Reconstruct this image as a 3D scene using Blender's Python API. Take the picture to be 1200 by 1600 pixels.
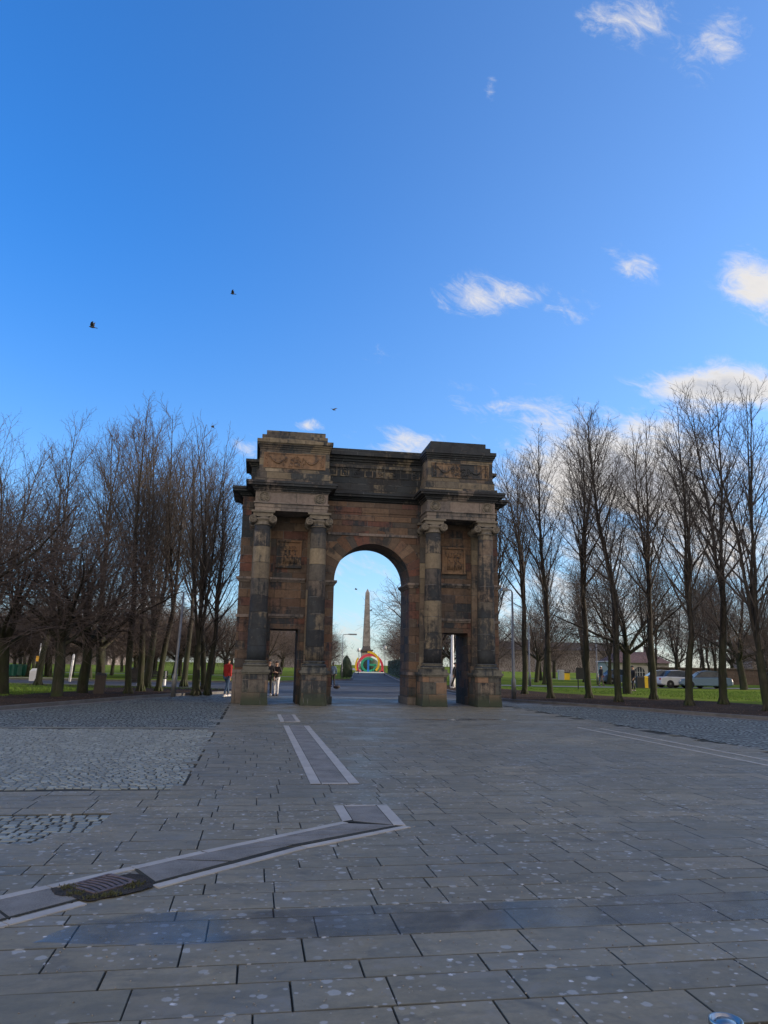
import bpy, bmesh, math, random
import numpy as np
from mathutils import Vector, Matrix
R = math.radians
for o in list(bpy.data.objects): bpy.data.objects.remove(o)
scene = bpy.context.scene
COL = scene.collection
# ------------------------------------------------------------------ camera
cam_d = bpy.data.cameras.new('camera'); cam = bpy.data.objects.new('camera', cam_d); COL.objects.link(cam)
cam_d.sensor_fit = 'VERTICAL'; cam_d.sensor_height = 24.0; cam_d.lens = 24.0 * 1174.09 / 1600.0
cam_d.clip_start = 0.1; cam_d.clip_end = 4000
PITCH, ROLL, EYE, FPX = 0.2010, 0.0173, 1.6, 1174.09
cam.matrix_world = Matrix.Translation((0, 0, EYE)) @ Matrix.Rotation(math.pi/2 + PITCH, 4, 'X') @ Matrix.Rotation(ROLL, 4, 'Z')
scene.camera = cam
scene.render.resolution_x, scene.render.resolution_y = 768, 1024
vs = scene.view_settings
vs.view_transform = 'Standard'; vs.look = 'None'; vs.gamma = 1; vs.use_curve_mapping = False
vs.exposure = 0.85
# ------------------------------------------------------------------ sun + sky
SUN_EL = 12.0
SUN_AZ = 84.0           # clockwise from the view direction (+Y): low, from the right
sd = Vector((math.sin(R(SUN_AZ))*math.cos(R(SUN_EL)), math.cos(R(SUN_AZ))*math.cos(R(SUN_EL)), math.sin(R(SUN_EL))))
sun_d = bpy.data.lights.new('sun', 'SUN'); sun = bpy.data.objects.new('sun', sun_d); COL.objects.link(sun)
sun_d.energy = 3.8; sun_d.angle = R(0.5); sun_d.color = (1.0, 0.82, 0.62)
sun.rotation_euler = sd.to_track_quat('Z', 'Y').to_euler()
sun.location = (60, -20, 60)

world = bpy.data.worlds.new('World'); scene.world = world; world.use_nodes = True
wt = world.node_tree; wt.nodes.clear()
class NT:
    """tiny node helper"""
    def __init__(s, t): s.t = t
    def n(s, typ, ins=None, **kw):
        nd = s.t.nodes.new(typ)
        for k, v in kw.items(): setattr(nd, k, v)
        for k, v in (ins or {}).items():
            sock = nd.inputs[k]
            if isinstance(v, bpy.types.NodeSocket): s.t.links.new(v, sock)
            else: sock.default_value = v
        return nd
    def m(s, op, a, b=0.0, c=None, clamp=False):
        ins = {0: a, 1: b}
        if c is not None: ins[2] = c
        return s.n('ShaderNodeMath', ins, operation=op, use_clamp=clamp).outputs[0]
    def v(s, op, a, b=(0, 0, 0)):
        nd = s.n('ShaderNodeVectorMath', {0: a, 1: b}, operation=op)
        return nd.outputs['Value'] if op in ('LENGTH', 'DOT_PRODUCT') else nd.outputs[0]
    def mix(s, f, a, b, blend='MIX'):
        nd = s.n('ShaderNodeMix', data_type='RGBA', blend_type=blend)
        for i, x in ((0, f), (6, a), (7, b)):
            if isinstance(x, bpy.types.NodeSocket): s.t.links.new(x, nd.inputs[i])
            elif i == 0: nd.inputs[0].default_value = x
            else: nd.inputs[i].default_value = (*x[:3], 1)
        return nd.outputs[2]
    def ramp(s, f, stops, interp='LINEAR'):
        nd = s.n('ShaderNodeValToRGB', {0: f}); cr = nd.color_ramp; cr.interpolation = interp
        while len(cr.elements) < len(stops): cr.elements.new(0.5)
        for e, (p, c) in zip(cr.elements, stops):
            e.position = p; e.color = (*c[:3], 1) if isinstance(c, (tuple, list)) else (c, c, c, 1)
        return nd.outputs[0]
    def noise(s, vec, scale, detail=4, rough=0.55, dist=0.0):
        nd = s.n('ShaderNodeTexNoise', {'Vector': vec, 'Scale': scale, 'Detail': detail, 'Roughness': rough, 'Distortion': dist})
        return nd.outputs['Fac']
    def rng(s, f, a, b, c=0.0, d=1.0):
        nd = s.n('ShaderNodeMapRange', {0: f, 1: a, 2: b, 3: c, 4: d}); nd.interpolation_type = 'SMOOTHSTEP'
        return nd.outputs[0]
def dirpx(px, py):
    """direction of the sky / a far thing, as tangent-plane numbers (x/y, z/y)"""
    x, y = px-600, py-800; c, s_ = math.cos(ROLL), math.sin(ROLL)
    x, y = c*x + s_*y, -s_*x + c*y
    x /= FPX; y /= -FPX; cp, sp = math.cos(PITCH), math.sin(PITCH)
    return Vector((x, cp - y*sp, sp + y*cp))
def gp(px, py, z=0.0):
    d = dirpx(px, py); t = (z-EYE)/d.z; return Vector((d.x*t, d.y*t, z))
def at(px, py, Y):
    d = dirpx(px, py); t = Y/d.y; return Vector((d.x*t, Y, EYE + d.z*t))

w = NT(wt)
tc = w.n('ShaderNodeTexCoord').outputs['Generated']
sky = w.n('ShaderNodeTexSky', sky_type='NISHITA', sun_disc=False, sun_elevation=R(SUN_EL), sun_rotation=R(SUN_AZ), altitude=0, air_density=1.0, dust_density=0.4, ozone_density=3.5)
sep = w.n('ShaderNodeSeparateXYZ', {0: tc})
# cold winter air: the sky's own colour cooled, clearest high up and away from the sun
hz = w.rng(sep.outputs[2], .0, .55); sideR = w.rng(sep.outputs[0], -.45, .45)
air = w.mix(hz, (.95, 1.0, 1.12), w.mix(sideR, (.35, .90, 1.42), (1.00, 1.14, 1.36)))
air = w.mix(w.rng(sep.outputs[2], 0, .16, 1, 0), air, (.80, .92, 1.25))
skyc = w.mix(1.0, sky.outputs[0], air, 'MULTIPLY')
ysafe = w.m('MAXIMUM', sep.outputs[1], 0.02)
px_ = w.m('DIVIDE', sep.outputs[0], ysafe); pz_ = w.m('DIVIDE', sep.outputs[2], ysafe)
wob = w.noise(tc, 5.0, 3, 0.6)
wob2 = w.noise(w.v('ADD', tc, (7, 3, 1)), 5.0, 3, 0.6)
px_ = w.m('ADD', px_, w.m('MULTIPLY', w.m('SUBTRACT', wob, .5), .10)); pz_ = w.m('ADD', pz_, w.m('MULTIPLY', w.m('SUBTRACT', wob2, .5), .08))
fwd = w.rng(sep.outputs[1], 0.05, 0.2)
# clouds: (px, py, half width, half height, strength, tilt deg)
CL = [(965, 30, 120, 50, .62, 18), (1125, 55, 85, 60, .66, 38), (757, 140, 14, 45, .42, 8), (790, 462, 105, 26, .66, 6), (990, 415, 34, 28, .58, -20),
      (905, 480, 40, 40, .52, 40), (1195, 435, 42, 60, 1.0, 60), (1120, 622, 105, 34, 1.5, 6), (1000, 745, 200, 75, 1.25, -14), (880, 735, 100, 60, 1.2, -20),
      (1080, 830, 260, 70, .85, 0), (900, 930, 200, 70, .8, 0), (640, 695, 62, 20, .85, 0), (490, 674, 26, 12, .7, 0), (392, 695, 34, 26, .6, 0),
      (560, 985, 120, 60, .62, 0), (545, 905, 110, 25, .45, 0), (100, 850, 260, 34, .62, 0), (140, 960, 300, 60, .55, 0), (670, 480, 26, 18, .34, 30), (610, 550, 40, 20, .34, 20),
      (1100, 960, 300, 60, .75, 0)]
dens = None
for (cx, cy, hw, hh, st, tl) in CL:
    d = dirpx(cx, cy); mx, mz = d.x/d.y, d.z/d.y; k = 1/FPX*1.22
    a = w.m('SUBTRACT', px_, mx); b = w.m('SUBTRACT', pz_, mz); c, s_ = math.cos(R(tl)), math.sin(R(tl))
    e = w.m('DIVIDE', w.m('ADD', w.m('MULTIPLY', a, c), w.m('MULTIPLY', b, s_)), hw*k)
    f = w.m('DIVIDE', w.m('SUBTRACT', w.m('MULTIPLY', b, c), w.m('MULTIPLY', a, s_)), hh*k)
    r2 = w.m('ADD', w.m('MULTIPLY', e, e), w.m('MULTIPLY', f, f))
    g = w.m('MULTIPLY', w.m('POWER', 2.718, w.m('MULTIPLY', r2, -0.9)), min(1.35, st*1.03))
    dens = g if dens is None else w.m('MAXIMUM', dens, g)
dens = w.m('MULTIPLY', dens, fwd)
# unseen cloud bank behind the camera, added as fill light for the shaded ground
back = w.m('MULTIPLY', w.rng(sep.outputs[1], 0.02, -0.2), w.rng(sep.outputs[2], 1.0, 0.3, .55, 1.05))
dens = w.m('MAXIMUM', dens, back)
rot = w.n('ShaderNodeVectorRotate', {'Vector': tc, 'Axis': (0, 1, 0), 'Angle': R(-24)}).outputs[0]
stretch = w.v('MULTIPLY', rot, (.72, 1, 1.75))
n1 = w.noise(stretch, 9.0, 10, 0.62, 0.5)
n2 = w.noise(w.v('ADD', stretch, (3, 1, 4)), 34.0, 10, 0.72, 1.2)
nn = w.m('ADD', w.m('MULTIPLY', n1, .62), w.m('MULTIPLY', n2, .38))
cov = w.m('ADD', dens, w.m('MULTIPLY', w.m('SUBTRACT', nn, .5), 3.4))
alpha = w.rng(cov, 0.32, 1.22)
alpha = w.m('MULTIPLY', alpha, w.rng(dens, 0.05, .3))
thick = w.rng(cov, 0.95, 1.6)
shade = w.rng(w.noise(w.v('ADD', stretch, (0, 0, -.03)), 7.0, 6, .55), 0.42, 0.62)
cloudc = w.mix(w.m('MULTIPLY', shade, thick), (.95, .92, .90), (.58, .62, .72))
cloudc = w.mix(w.rng(sep.outputs[2], .32, .08, 0, .35), cloudc, (.95, .80, .66))
cloudc = w.mix(w.rng(sep.outputs[1], .05, -.25, 0, .8), cloudc, (1.0, .82, .62))  # the added clouds behind the camera are tinted warm to offset blue shade
SKY_K = 0.15
skyv = w.v('SCALE', skyc); skyv_node = skyv.node; skyv_node.inputs['Scale'].default_value = 1.0
cl_col = w.n('ShaderNodeVectorMath', {0: cloudc}, operation='SCALE'); wt.links.new(w.m('MULTIPLY', w.rng(sep.outputs[1], .05, -.25, 1.0, 2.3), 0.50/SKY_K), cl_col.inputs['Scale'])  # added clouds behind the camera are made brighter to lift the fill
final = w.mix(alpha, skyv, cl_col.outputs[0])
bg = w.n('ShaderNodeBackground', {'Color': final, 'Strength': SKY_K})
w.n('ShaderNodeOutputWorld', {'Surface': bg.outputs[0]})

# ------------------------------------------------------------------ helpers
rnd = random.Random(7)
def tag(o, label=None, cat=None, group=None, kind=None):
    if label: o['label'] = label
    if cat: o['category'] = cat
    if group: o['group'] = group
    if kind: o['kind'] = kind
    return o
def empty(name, loc=(0, 0, 0), rz=0.0):
    o = bpy.data.objects.new(name, None); COL.objects.link(o); o.location = loc; o.rotation_euler = (0, 0, rz); o.empty_display_size = .3
    return o
class MB:
    def __init__(s): s.v = []; s.f = []; s.attr = []; s.sm = []
    def quad(s, pts, a=0.0, smooth=False):
        i = len(s.v); s.v += [tuple(p) for p in pts]; s.f.append(tuple(range(i, i+len(pts)))); s.attr.append(a); s.sm.append(smooth)
    def box(s, x0, x1, y0, y1, z0, z1, a=0.0, top=None):
        """top = (dx, dy): the top face drawn in by that much"""
        tx, ty = top or (0, 0); i = len(s.v)
        s.v += [(x0, y0, z0), (x1, y0, z0), (x1, y1, z0), (x0, y1, z0), (x0+tx, y0+ty, z1), (x1-tx, y0+ty, z1), (x1-tx, y1-ty, z1), (x0+tx, y1-ty, z1)]
        for q in ((0, 3, 2, 1), (4, 5, 6, 7), (0, 1, 5, 4), (1, 2, 6, 5), (2, 3, 7, 6), (3, 0, 4, 7)):
            s.f.append(tuple(i+k for k in q)); s.attr.append(a); s.sm.append(False)
        return s
    def lathe(s, prof, c=(0, 0), n=24, a=0.0, cap=True):
        i = len(s.v)
        for (r, z) in prof:
            for k in range(n): t = 2*math.pi*k/n; s.v.append((c[0]+r*math.cos(t), c[1]+r*math.sin(t), z))
        for j in range(len(prof)-1):
            for k in range(n):
                s.f.append((i+j*n+k, i+j*n+(k+1) % n, i+(j+1)*n+(k+1) % n, i+(j+1)*n+k)); s.attr.append(a); s.sm.append(True)
        if cap:
            s.f.append(tuple(i+k for k in reversed(range(n)))); s.attr.append(a); s.sm.append(False)
            s.f.append(tuple(i+(len(prof)-1)*n+k for k in range(n))); s.attr.append(a); s.sm.append(False)
        return s
    def tube(s, pts, rad, n=6, a=0.0, cap=True):
        pts = [Vector(p) for p in pts]; m = len(pts)
        if not isinstance(rad, (list, tuple)): rad = [rad]*m
        i = len(s.v); prev = None
        for j, p in enumerate(pts):
            d = (pts[min(j+1, m-1)] - pts[max(j-1, 0)]).normalized()
            ref = prev if prev is not None and abs(prev.dot(d)) < .98 else (Vector((0, 0, 1)) if abs(d.z) < .9 else Vector((1, 0, 0)))
            x = (ref - d*ref.dot(d)).normalized(); y = d.cross(x); prev = x
            for k in range(n): t = 2*math.pi*k/n; s.v.append(tuple(p + (x*math.cos(t) + y*math.sin(t))*rad[j]))
        for j in range(m-1):
            for k in range(n): s.f.append((i+j*n+k, i+j*n+(k+1) % n, i+(j+1)*n+(k+1) % n, i+(j+1)*n+k)); s.attr.append(a); s.sm.append(True)
        if cap:
            s.f.append(tuple(i+k for k in reversed(range(n)))); s.attr.append(a); s.sm.append(False)
            s.f.append(tuple(i+(m-1)*n+k for k in range(n))); s.attr.append(a); s.sm.append(False)
        return s
    def extr(s, poly, h0, h1, axis='z', a=0.0, smooth=False):
        """extrude a 2D polygon (ccw) from h0 to h1; axis z: (x,y); axis y: (x,z)"""
        i = len(s.v); n = len(poly)
        for h in (h0, h1):
            for (p, q) in poly: s.v.append((p, q, h) if axis == 'z' else ((p, h, q) if axis == 'y' else (h, p, q)))
        fl = [tuple(i+k for k in reversed(range(n))), tuple(i+n+k for k in range(n))]
        fl += [(i+k, i+(k+1) % n, i+n+(k+1) % n, i+n+k) for k in range(n)]
        for j, f in enumerate(fl):
            s.f.append(f if axis != 'y' else tuple(reversed(f))); s.attr.append(a); s.sm.append(smooth and j > 1)
        return s
    def ball(s, c, r, n=10, m=7, a=0.0):
        rx, ry, rz = r if isinstance(r, (tuple, list)) else (r, r, r)
        i = len(s.v)
        for j in range(m+1):
            ph = -math.pi/2 + math.pi*j/m
            for k in range(n): t = 2*math.pi*k/n; s.v.append((c[0]+rx*math.cos(ph)*math.cos(t), c[1]+ry*math.cos(ph)*math.sin(t), c[2]+rz*math.sin(ph)))
        for j in range(m):
            for k in range(n): s.f.append((i+j*n+k, i+j*n+(k+1) % n, i+(j+1)*n+(k+1) % n, i+(j+1)*n+k)); s.attr.append(a); s.sm.append(True)
        return s
    def xf(s, M, i0=0):
        for k in range(i0, len(s.v)): s.v[k] = tuple(M @ Vector(s.v[k]))
        return s
    def build(s, name, mat, parent=None, bevel=0.0):
        me = bpy.data.meshes.new(name); me.from_pydata(s.v, [], s.f)
        if s.attr:
            at_ = me.attributes.new('rnd', 'FLOAT', 'FACE'); at_.data.foreach_set('value', s.attr)
            me.polygons.foreach_set('use_smooth', s.sm)
        me.materials.append(mat); me.update()
        o = bpy.data.objects.new(name, me); COL.objects.link(o)
        if parent is not None: o.parent = parent
        if bevel:
            bm = bmesh.new(); bm.from_mesh(me)
            bmesh.ops.remove_doubles(bm, verts=bm.verts, dist=1e-5)
            ed = [e for e in bm.edges if len(e.link_faces) == 2 and e.calc_face_angle(0) > .5]
            bmesh.ops.bevel(bm, geom=ed, offset=bevel, segments=1, affect='EDGES', clamp_overlap=True)
            bm.to_mesh(me); bm.free()
        return o

# ------------------------------------------------------------------ materials
MATS = {}
def new_mat(name):
    m = bpy.data.materials.new(name); m.use_nodes = True; t = m.node_tree; t.nodes.clear(); return m, NT(t)
def finish(nt, col, rough, bump=None, bstr=.3, bdist=.02, **kw):
    p = nt.n('ShaderNodeBsdfPrincipled', {'Base Color': col if isinstance(col, bpy.types.NodeSocket) else (*col[:3], 1), 'Roughness': rough})
    for k, v in kw.items():
        sock = p.inputs[k.replace('_', ' ')]
        if isinstance(v, bpy.types.NodeSocket): nt.t.links.new(v, sock)
        else: sock.default_value = v
    if bump is not None:
        b = nt.n('ShaderNodeBump', {'Height': bump, 'Strength': bstr, 'Distance': bdist}); nt.t.links.new(b.outputs[0], p.inputs['Normal'])
    nt.n('ShaderNodeOutputMaterial', {'Surface': p.outputs[0]})
def simple(name, c, rough=.6, var=.25, scale=6.0, metallic=0.0, bump=.1, spec=.5):
    if name in MATS: return MATS[name]
    m, t = new_mat(name); tcn = t.n('ShaderNodeTexCoord').outputs['Object']
    n = t.noise(tcn, scale, 5, .6)
    col = t.mix(t.rng(n, .3, .7), tuple(x*(1-var) for x in c), tuple(min(1, x*(1+var)) for x in c))
    finish(t, col, rough, t.noise(tcn, scale*6, 3), bump, .01, Metallic=metallic, Specular_IOR_Level=spec)
    MATS[name] = m; return m

def stone_mat(name, bw, bh, tones, soot=.5, foot=0.0, soot_top=0.0, green=0.0, drums=False, mortar=True, seed=0, dark=(.008, .012, .019)):
    m, t = new_mat(name)
    tcn = t.n('ShaderNodeTexCoord').outputs['Object']; s = t.n('ShaderNodeSeparateXYZ', {0: tcn}); x, y, z = s.outputs
    geo = t.n('ShaderNodeNewGeometry')
    if drums:
        cell = t.m('FLOOR', t.m('DIVIDE', t.m('ADD', z, seed*.37), bh))
        fr = t.m('FRACT', t.m('DIVIDE', t.m('ADD', z, seed*.37), bh))
        # each column has its own stones
        cellv = t.n('ShaderNodeCombineXYZ', {0: t.m('ROUND', t.m('DIVIDE', x, 1.2)), 1: 0, 2: cell}).outputs[0]
        rv = t.n('ShaderNodeTexWhiteNoise', {0: cellv}, noise_dimensions='3D').outputs[0]
        mort = t.m('MAXIMUM', t.rng(fr, .975, .995), t.rng(fr, .025, 0.005))
    else:
        uv = t.n('ShaderNodeCombineXYZ', {0: t.m('ADD', x, t.m('ADD', y, seed*3.1)), 1: z, 2: 0}).outputs[0]
        br = t.n('ShaderNodeTexBrick', {'Vector': uv, 'Color1': (0, 0, 0, 1), 'Color2': (1, 1, 1, 1), 'Mortar': (0, 0, 0, 1), 'Scale': 1.0, 'Mortar Size': .011, 'Mortar Smooth': .3,
                                        'Bias': 0.0, 'Brick Width': bw, 'Row Height': bh}, offset=.47, squash=1.35, squash_frequency=3)
        rv = br.outputs[0]; mort = br.outputs[1] if mortar else 0.0
    col = t.ramp(rv, tones)
    wv = t.v('ADD', tcn, (seed*5.1, seed*2.3, 0))
    st = t.noise(t.v('MULTIPLY', wv, (1.1, 1.1, .35)), 1.3, 7, .62, .6)
    run = t.noise(t.v('MULTIPLY', wv, (4.5, 4.5, .30)), 1.6, 6, .6, .3)       # soot running down from the ledges
    st = t.m('ADD', t.m('MULTIPLY', st, .50), t.m('MULTIPLY', run, .50))
    bl = t.noise(wv, .55, 5, .6, .4)
    fine = t.noise(wv, 9, 6, .65)
    col = t.mix(t.rng(fine, .25, .75, 0, .5), col, t.mix(1.0, col, (.55, .5, .47), 'MULTIPLY'))
    # weather-black crust, more on ledges and high up
    up = t.m('MAXIMUM', t.n('ShaderNodeSeparateXYZ', {0: geo.outputs['Normal']}).outputs[2], 0)
    sv = t.m('ADD', t.m('ADD', t.m('MULTIPLY', st, .55), t.m('MULTIPLY', bl, .55)), t.m('MULTIPLY', t.m('SUBTRACT', rv, .5), .16 if not drums else .17))
    sv = t.m('ADD', sv, t.m('MULTIPLY', up, .25))
    if soot_top: sv = t.m('ADD', sv, t.m('MULTIPLY', t.rng(z, 8.3, 10.6), soot_top))
    if foot: sv = t.m('ADD', sv, t.m('MULTIPLY', t.rng(z, 6.2, 2.5), foot))
    sv = t.m('ADD', sv, t.m('MULTIPLY', t.m('SUBTRACT', t.noise(wv, 4.5, 8, .7), .5), .22))
    th = .80 - .38*soot
    sf = t.m('ADD', t.rng(sv, th-.02, th+.075, 0, .58), t.rng(sv, th-.13, th+.03, 0, .37))
    sf = t.m('MULTIPLY', sf, t.rng(fine, .15, .45, .75, 1.0))
    col = t.mix(sf, col, t.mix(t.rng(bl, .4, .6), dark, (.020, .029, .040)))
    # moss and damp at the foot
    if green:
        gf = t.m('MULTIPLY', t.rng(t.m('ADD', z, t.m('MULTIPLY', fine, .35)), .95, .25), green)
        col = t.mix(gf, col, (.028, .040, .026))
    # pale lime runs and bird marks
    pale = t.rng(t.noise(t.v('MULTIPLY', wv, (3.5, 3.5, .8)), 1.5, 6, .7), .66, .74, 0, .55)
    col = t.mix(pale, col, (.20, .21, .22))
    col = t.mix(t.m('MULTIPLY', mort, .75), col, t.mix(t.rng(t.noise(wv, 1.7, 3), .50, .62), (.018, .018, .020), (.13, .14, .15)))
    bh_ = t.m('SUBTRACT', t.m('ADD', t.m('MULTIPLY', fine, .35), t.m('MULTIPLY', rv, .25)), t.m('MULTIPLY', mort, 1.0))
    finish(t, col, t.rng(fine, 0, 1, .75, .95), bh_, .6, .03)
    MATS[name] = m; return m
BROWN = [(0, (0.134, 0.074, 0.049)), (.2, (0.087, 0.068, 0.056)), (.4, (0.179, 0.114, 0.076)), (.6, (0.068, 0.066, 0.065)), (.8, (0.159, 0.068, 0.052)), (1, (0.215, 0.161, 0.113))]
OLIVE = [(0, (0.145, 0.121, 0.091)), (.3, (0.260, 0.216, 0.151)), (.55, (0.084, 0.080, 0.078)), (.8, (0.223, 0.166, 0.122)), (1, (0.320, 0.271, 0.203))]
GREYB = [(0, (0.170, 0.150, 0.138)), (.4, (0.245, 0.200, 0.179)), (.7, (0.133, 0.120, 0.122)), (1, (0.274, 0.231, 0.202))]
stone_wall = stone_mat('stone_wall', .82, .355, BROWN, soot=.55, green=.5)
stone_attic = stone_mat('stone_attic', .75, .30, OLIVE, soot=.62, seed=2)
stone_attic_c = stone_mat('stone_attic_centre', .75, .30, OLIVE, soot=1.0, seed=5)
stone_corn = stone_mat('stone_cornice', 1.1, 5.0, GREYB, soot=.95, seed=3)
stone_frieze = stone_mat('stone_frieze', 1.3, .47, GREYB, soot=.42, seed=4)
stone_col = stone_mat('stone_column', 1, .66, OLIVE, soot=.62, foot=.12, drums=True, seed=1)
stone_cap = stone_mat('stone_capital', 5, 5, [(0, (0.157, 0.141, 0.120)), (1, (0.235, 0.207, 0.171))], soot=.50, mortar=False, seed=6)
stone_ped = stone_mat('stone_pedestal', .62, .48, [(0, (0.241, 0.152, 0.101)), (.4, (0.158, 0.138, 0.118)), (.7, (0.092, 0.097, 0.089)), (1, (0.278, 0.226, 0.179))], soot=.66, green=1.0, seed=7)
stone_panel = stone_mat('stone_panel', 3, 3, [(0, (0.207, 0.121, 0.074)), (1, (0.276, 0.188, 0.119))], soot=.62, mortar=False, seed=8)

# ------------------------------------------------------------------ the ground
AX, AY, AYAW = -0.2282, 30.6214, 0.1643
CA, SA = math.cos(AYAW), math.sin(AYAW)
def uv2xy(u, v): return (AX + u*CA - v*SA, AY + u*SA + v*CA)
AM = Matrix.Translation((AX, AY, 0)) @ Matrix.Rotation(AYAW, 4, 'Z')

def ground_mat(name, c1, c2, rough=.85, scale=.6, fine=14, bstr=.3, speck=None, wet=0.0, spec=.3):
    m, t = new_mat(name); p = t.n('ShaderNodeTexCoord').outputs['Object']
    a = t.noise(p, scale, 6, .6); b = t.noise(p, fine, 5, .65)
    col = t.mix(t.rng(t.m('ADD', t.m('MULTIPLY', a, .6), t.m('MULTIPLY', b, .4)), .36, .64), c1, c2)
    if speck:
        v = t.n('ShaderNodeTexVoronoi', {'Vector': p, 'Scale': speck[0]}).outputs['Distance']
        col = t.mix(t.rng(v, speck[1]*1.3, speck[1]), col, speck[2])
    r = t.rng(a, .45, .6, rough, rough-wet)
    if name == 'lawn':
        col = t.mix(t.rng(t.noise(p, .35, 6, .7), .54, .70, 0, .55), col, (.085, .080, .030))
        col = t.mix(t.rng(t.noise(t.v('MULTIPLY', p, (1, 3, 1)), .8, 5, .7), .5, .66, 0, .45), col, (.055, .110, .020))
        lv = t.n('ShaderNodeTexVoronoi', {'Vector': p, 'Scale': 9}); col = t.mix(t.m('MULTIPLY', t.rng(lv.outputs['Distance'], .16, .10), .6), col, (.16, .09, .045))
    finish(t, col, r, b, bstr, .02, Specular_IOR_Level=spec)
    MATS[name] = m; return m
lawn_m = ground_mat('lawn', (.085, .140, .030), (.160, .205, .042), 1.0, .12, 5, .5, spec=0.0)
far_lawn_m = lawn_m
soil_m = ground_mat('soil', (.030, .021, .015), (.060, .040, .028), .95, .5, 9, .9, speck=(26, .16, (.13, .085, .05)), spec=.05)
road_m = ground_mat('asphalt', (.060, .062, .066), (.092, .094, .098), .75, .25, 60, .35, wet=.15, spec=.12)
path_m = ground_mat('path', (.20, .185, .17), (.28, .26, .24), .8, .3, 40, .2)
under_m = ground_mat('joint_bed', (.022, .023, .019), (.042, .042, .032), .95, 2, 30, .5)
kerb_m = ground_mat('kerb_stone', (.075, .074, .074), (.125, .122, .12), .7, 2, 60, .3)
chan_m = ground_mat('channel', (.17, .165, .16), (.23, .225, .22), .65, 1.2, 50, .3)

def sheet(name, pts, z, mat, label=None, kind='structure', thick=0.0):
    me = bpy.data.meshes.new(name); bm = bmesh.new()
    vs_ = [bm.verts.new((p[0], p[1], z)) for p in pts]
    es = [bm.edges.new((vs_[i], vs_[(i+1) % len(vs_)])) for i in range(len(vs_))]
    bmesh.ops.triangle_fill(bm, edges=es, use_beauty=True, normal=(0, 0, 1))
    bmesh.ops.recalc_face_normals(bm, faces=bm.faces)
    for f in bm.faces:
        if f.normal.z < 0: f.normal_flip()
    bm.to_mesh(me); bm.free(); me.materials.append(mat)
    o = bpy.data.objects.new(name, me); COL.objects.link(o); tag(o, label, kind=kind); return o
def smoothline(pts, n=6):
    out = []; P = [Vector(p[:2]) for p in pts]
    for i in range(len(P)-1):
        p0, p1, p2, p3 = P[max(i-1, 0)], P[i], P[i+1], P[min(i+2, len(P)-1)]
        for k in range(n):
            t = k/n
            out.append(.5*((2*p1) + (p2-p0)*t + (2*p0-5*p1+4*p2-p3)*t*t + (3*p1-p0-3*p2+p3)*t*t*t))
    out.append(P[-1]); return out
KL = smoothline([(-22, -12), (-16.5, 4), (-13.6, 15), (-12.6, 20), (-11.97, 24.46), (-11.23, 28.7), (-10.18, 34.7), (-8.6, 39.2), (-7.7, 41.6), (-8.3, 43.6), (-12, 45.6), (-20, 47.5), (-34, 50), (-70, 56)])
KL2 = smoothline([(-70, 63), (-34, 60.5), (-22, 60.5), (-13, 63), (-8.2, 68), (-6.2, 76), (-5.4, 79), (-3.6, 80.5), (-3.2, 86), (-4.0, 110), (-5.4, 158)])
KR = smoothline([(.7, 158), (1.5, 110), (2.1, 84), (2.35, 74), (3.0, 62), (4.0, 52), (4.9, 43), (5.4, 38.6), (6.3, 36.4), (8.04, 34.1), (10.09, 30.9), (11.6, 28.1), (14.0, 24.6), (19, 19), (28, 11), (40, 2)])
plaza = [tuple(p) for p in KL] + [tuple(p) for p in KL2] + [tuple(p) for p in KR] + [(40, -12)]
def inside(x, y, poly=plaza):
    r = False; j = len(poly)-1
    for i in range(len(poly)):
        xi, yi = poly[i][:2]; xj, yj = poly[j][:2]
        if (yi > y) != (yj > y) and x < (xj-xi)*(y-yi)/(yj-yi)+xi: r = not r
        j = i
    return r
# lawn: the great sheet, with the paved area left out of it
def lawn():
    me = bpy.data.meshes.new('lawn'); bm = bmesh.new()
    def loop(pts):
        v = [bm.verts.new((p[0], p[1], .10)) for p in pts]; return [bm.edges.new((v[i], v[(i+1) % len(v)])) for i in range(len(v))]
    es = loop([(-1500, -600), (1500, -600), (1500, 2500), (-1500, 2500)]) + loop(plaza)
    bmesh.ops.triangle_fill(bm, edges=es, use_beauty=True, normal=(0, 0, 1))
    for f in bm.faces:
        if f.normal.z < 0: f.normal_flip()
    bm.to_mesh(me); bm.free(); me.materials.append(lawn_m)
    o = bpy.data.objects.new('lawn', me); COL.objects.link(o); tag(o, kind='structure')
lawn()
sheet('plaza_bed', [(p[0], p[1]) for p in plaza], -.016, under_m)
def along(line, offs, z0, z1, mat, name, lo=0, hi=None):
    """a band along a line: offs = (near, far) sideways; z0..z1"""
    m = MB(); L = line[lo:hi]; N = len(L)
    nr = []
    for i in range(N):
        d = (L[min(i+1, N-1)]-L[max(i-1, 0)]).normalized(); nr.append(Vector((-d.y, d.x)))
    A = [L[i]+nr[i]*offs[0] for i in range(N)]; B = [L[i]+nr[i]*offs[1] for i in range(N)]
    for i in range(N-1):
        a0, a1, b0, b1 = A[i], A[i+1], B[i], B[i+1]
        m.quad([(a0.x, a0.y, z1), (a1.x, a1.y, z1), (b1.x, b1.y, z1), (b0.x, b0.y, z1)])
        if z1-z0 > .01:
            m.quad([(a0.x, a0.y, z0), (a1.x, a1.y, z0), (a1.x, a1.y, z1), (a0.x, a0.y, z1)])
            m.quad([(b0.x, b0.y, z0), (b1.x, b1.y, z0), (b1.x, b1.y, z1), (b0.x, b0.y, z1)])
    return tag(m.build(name, mat), kind='structure')
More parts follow.
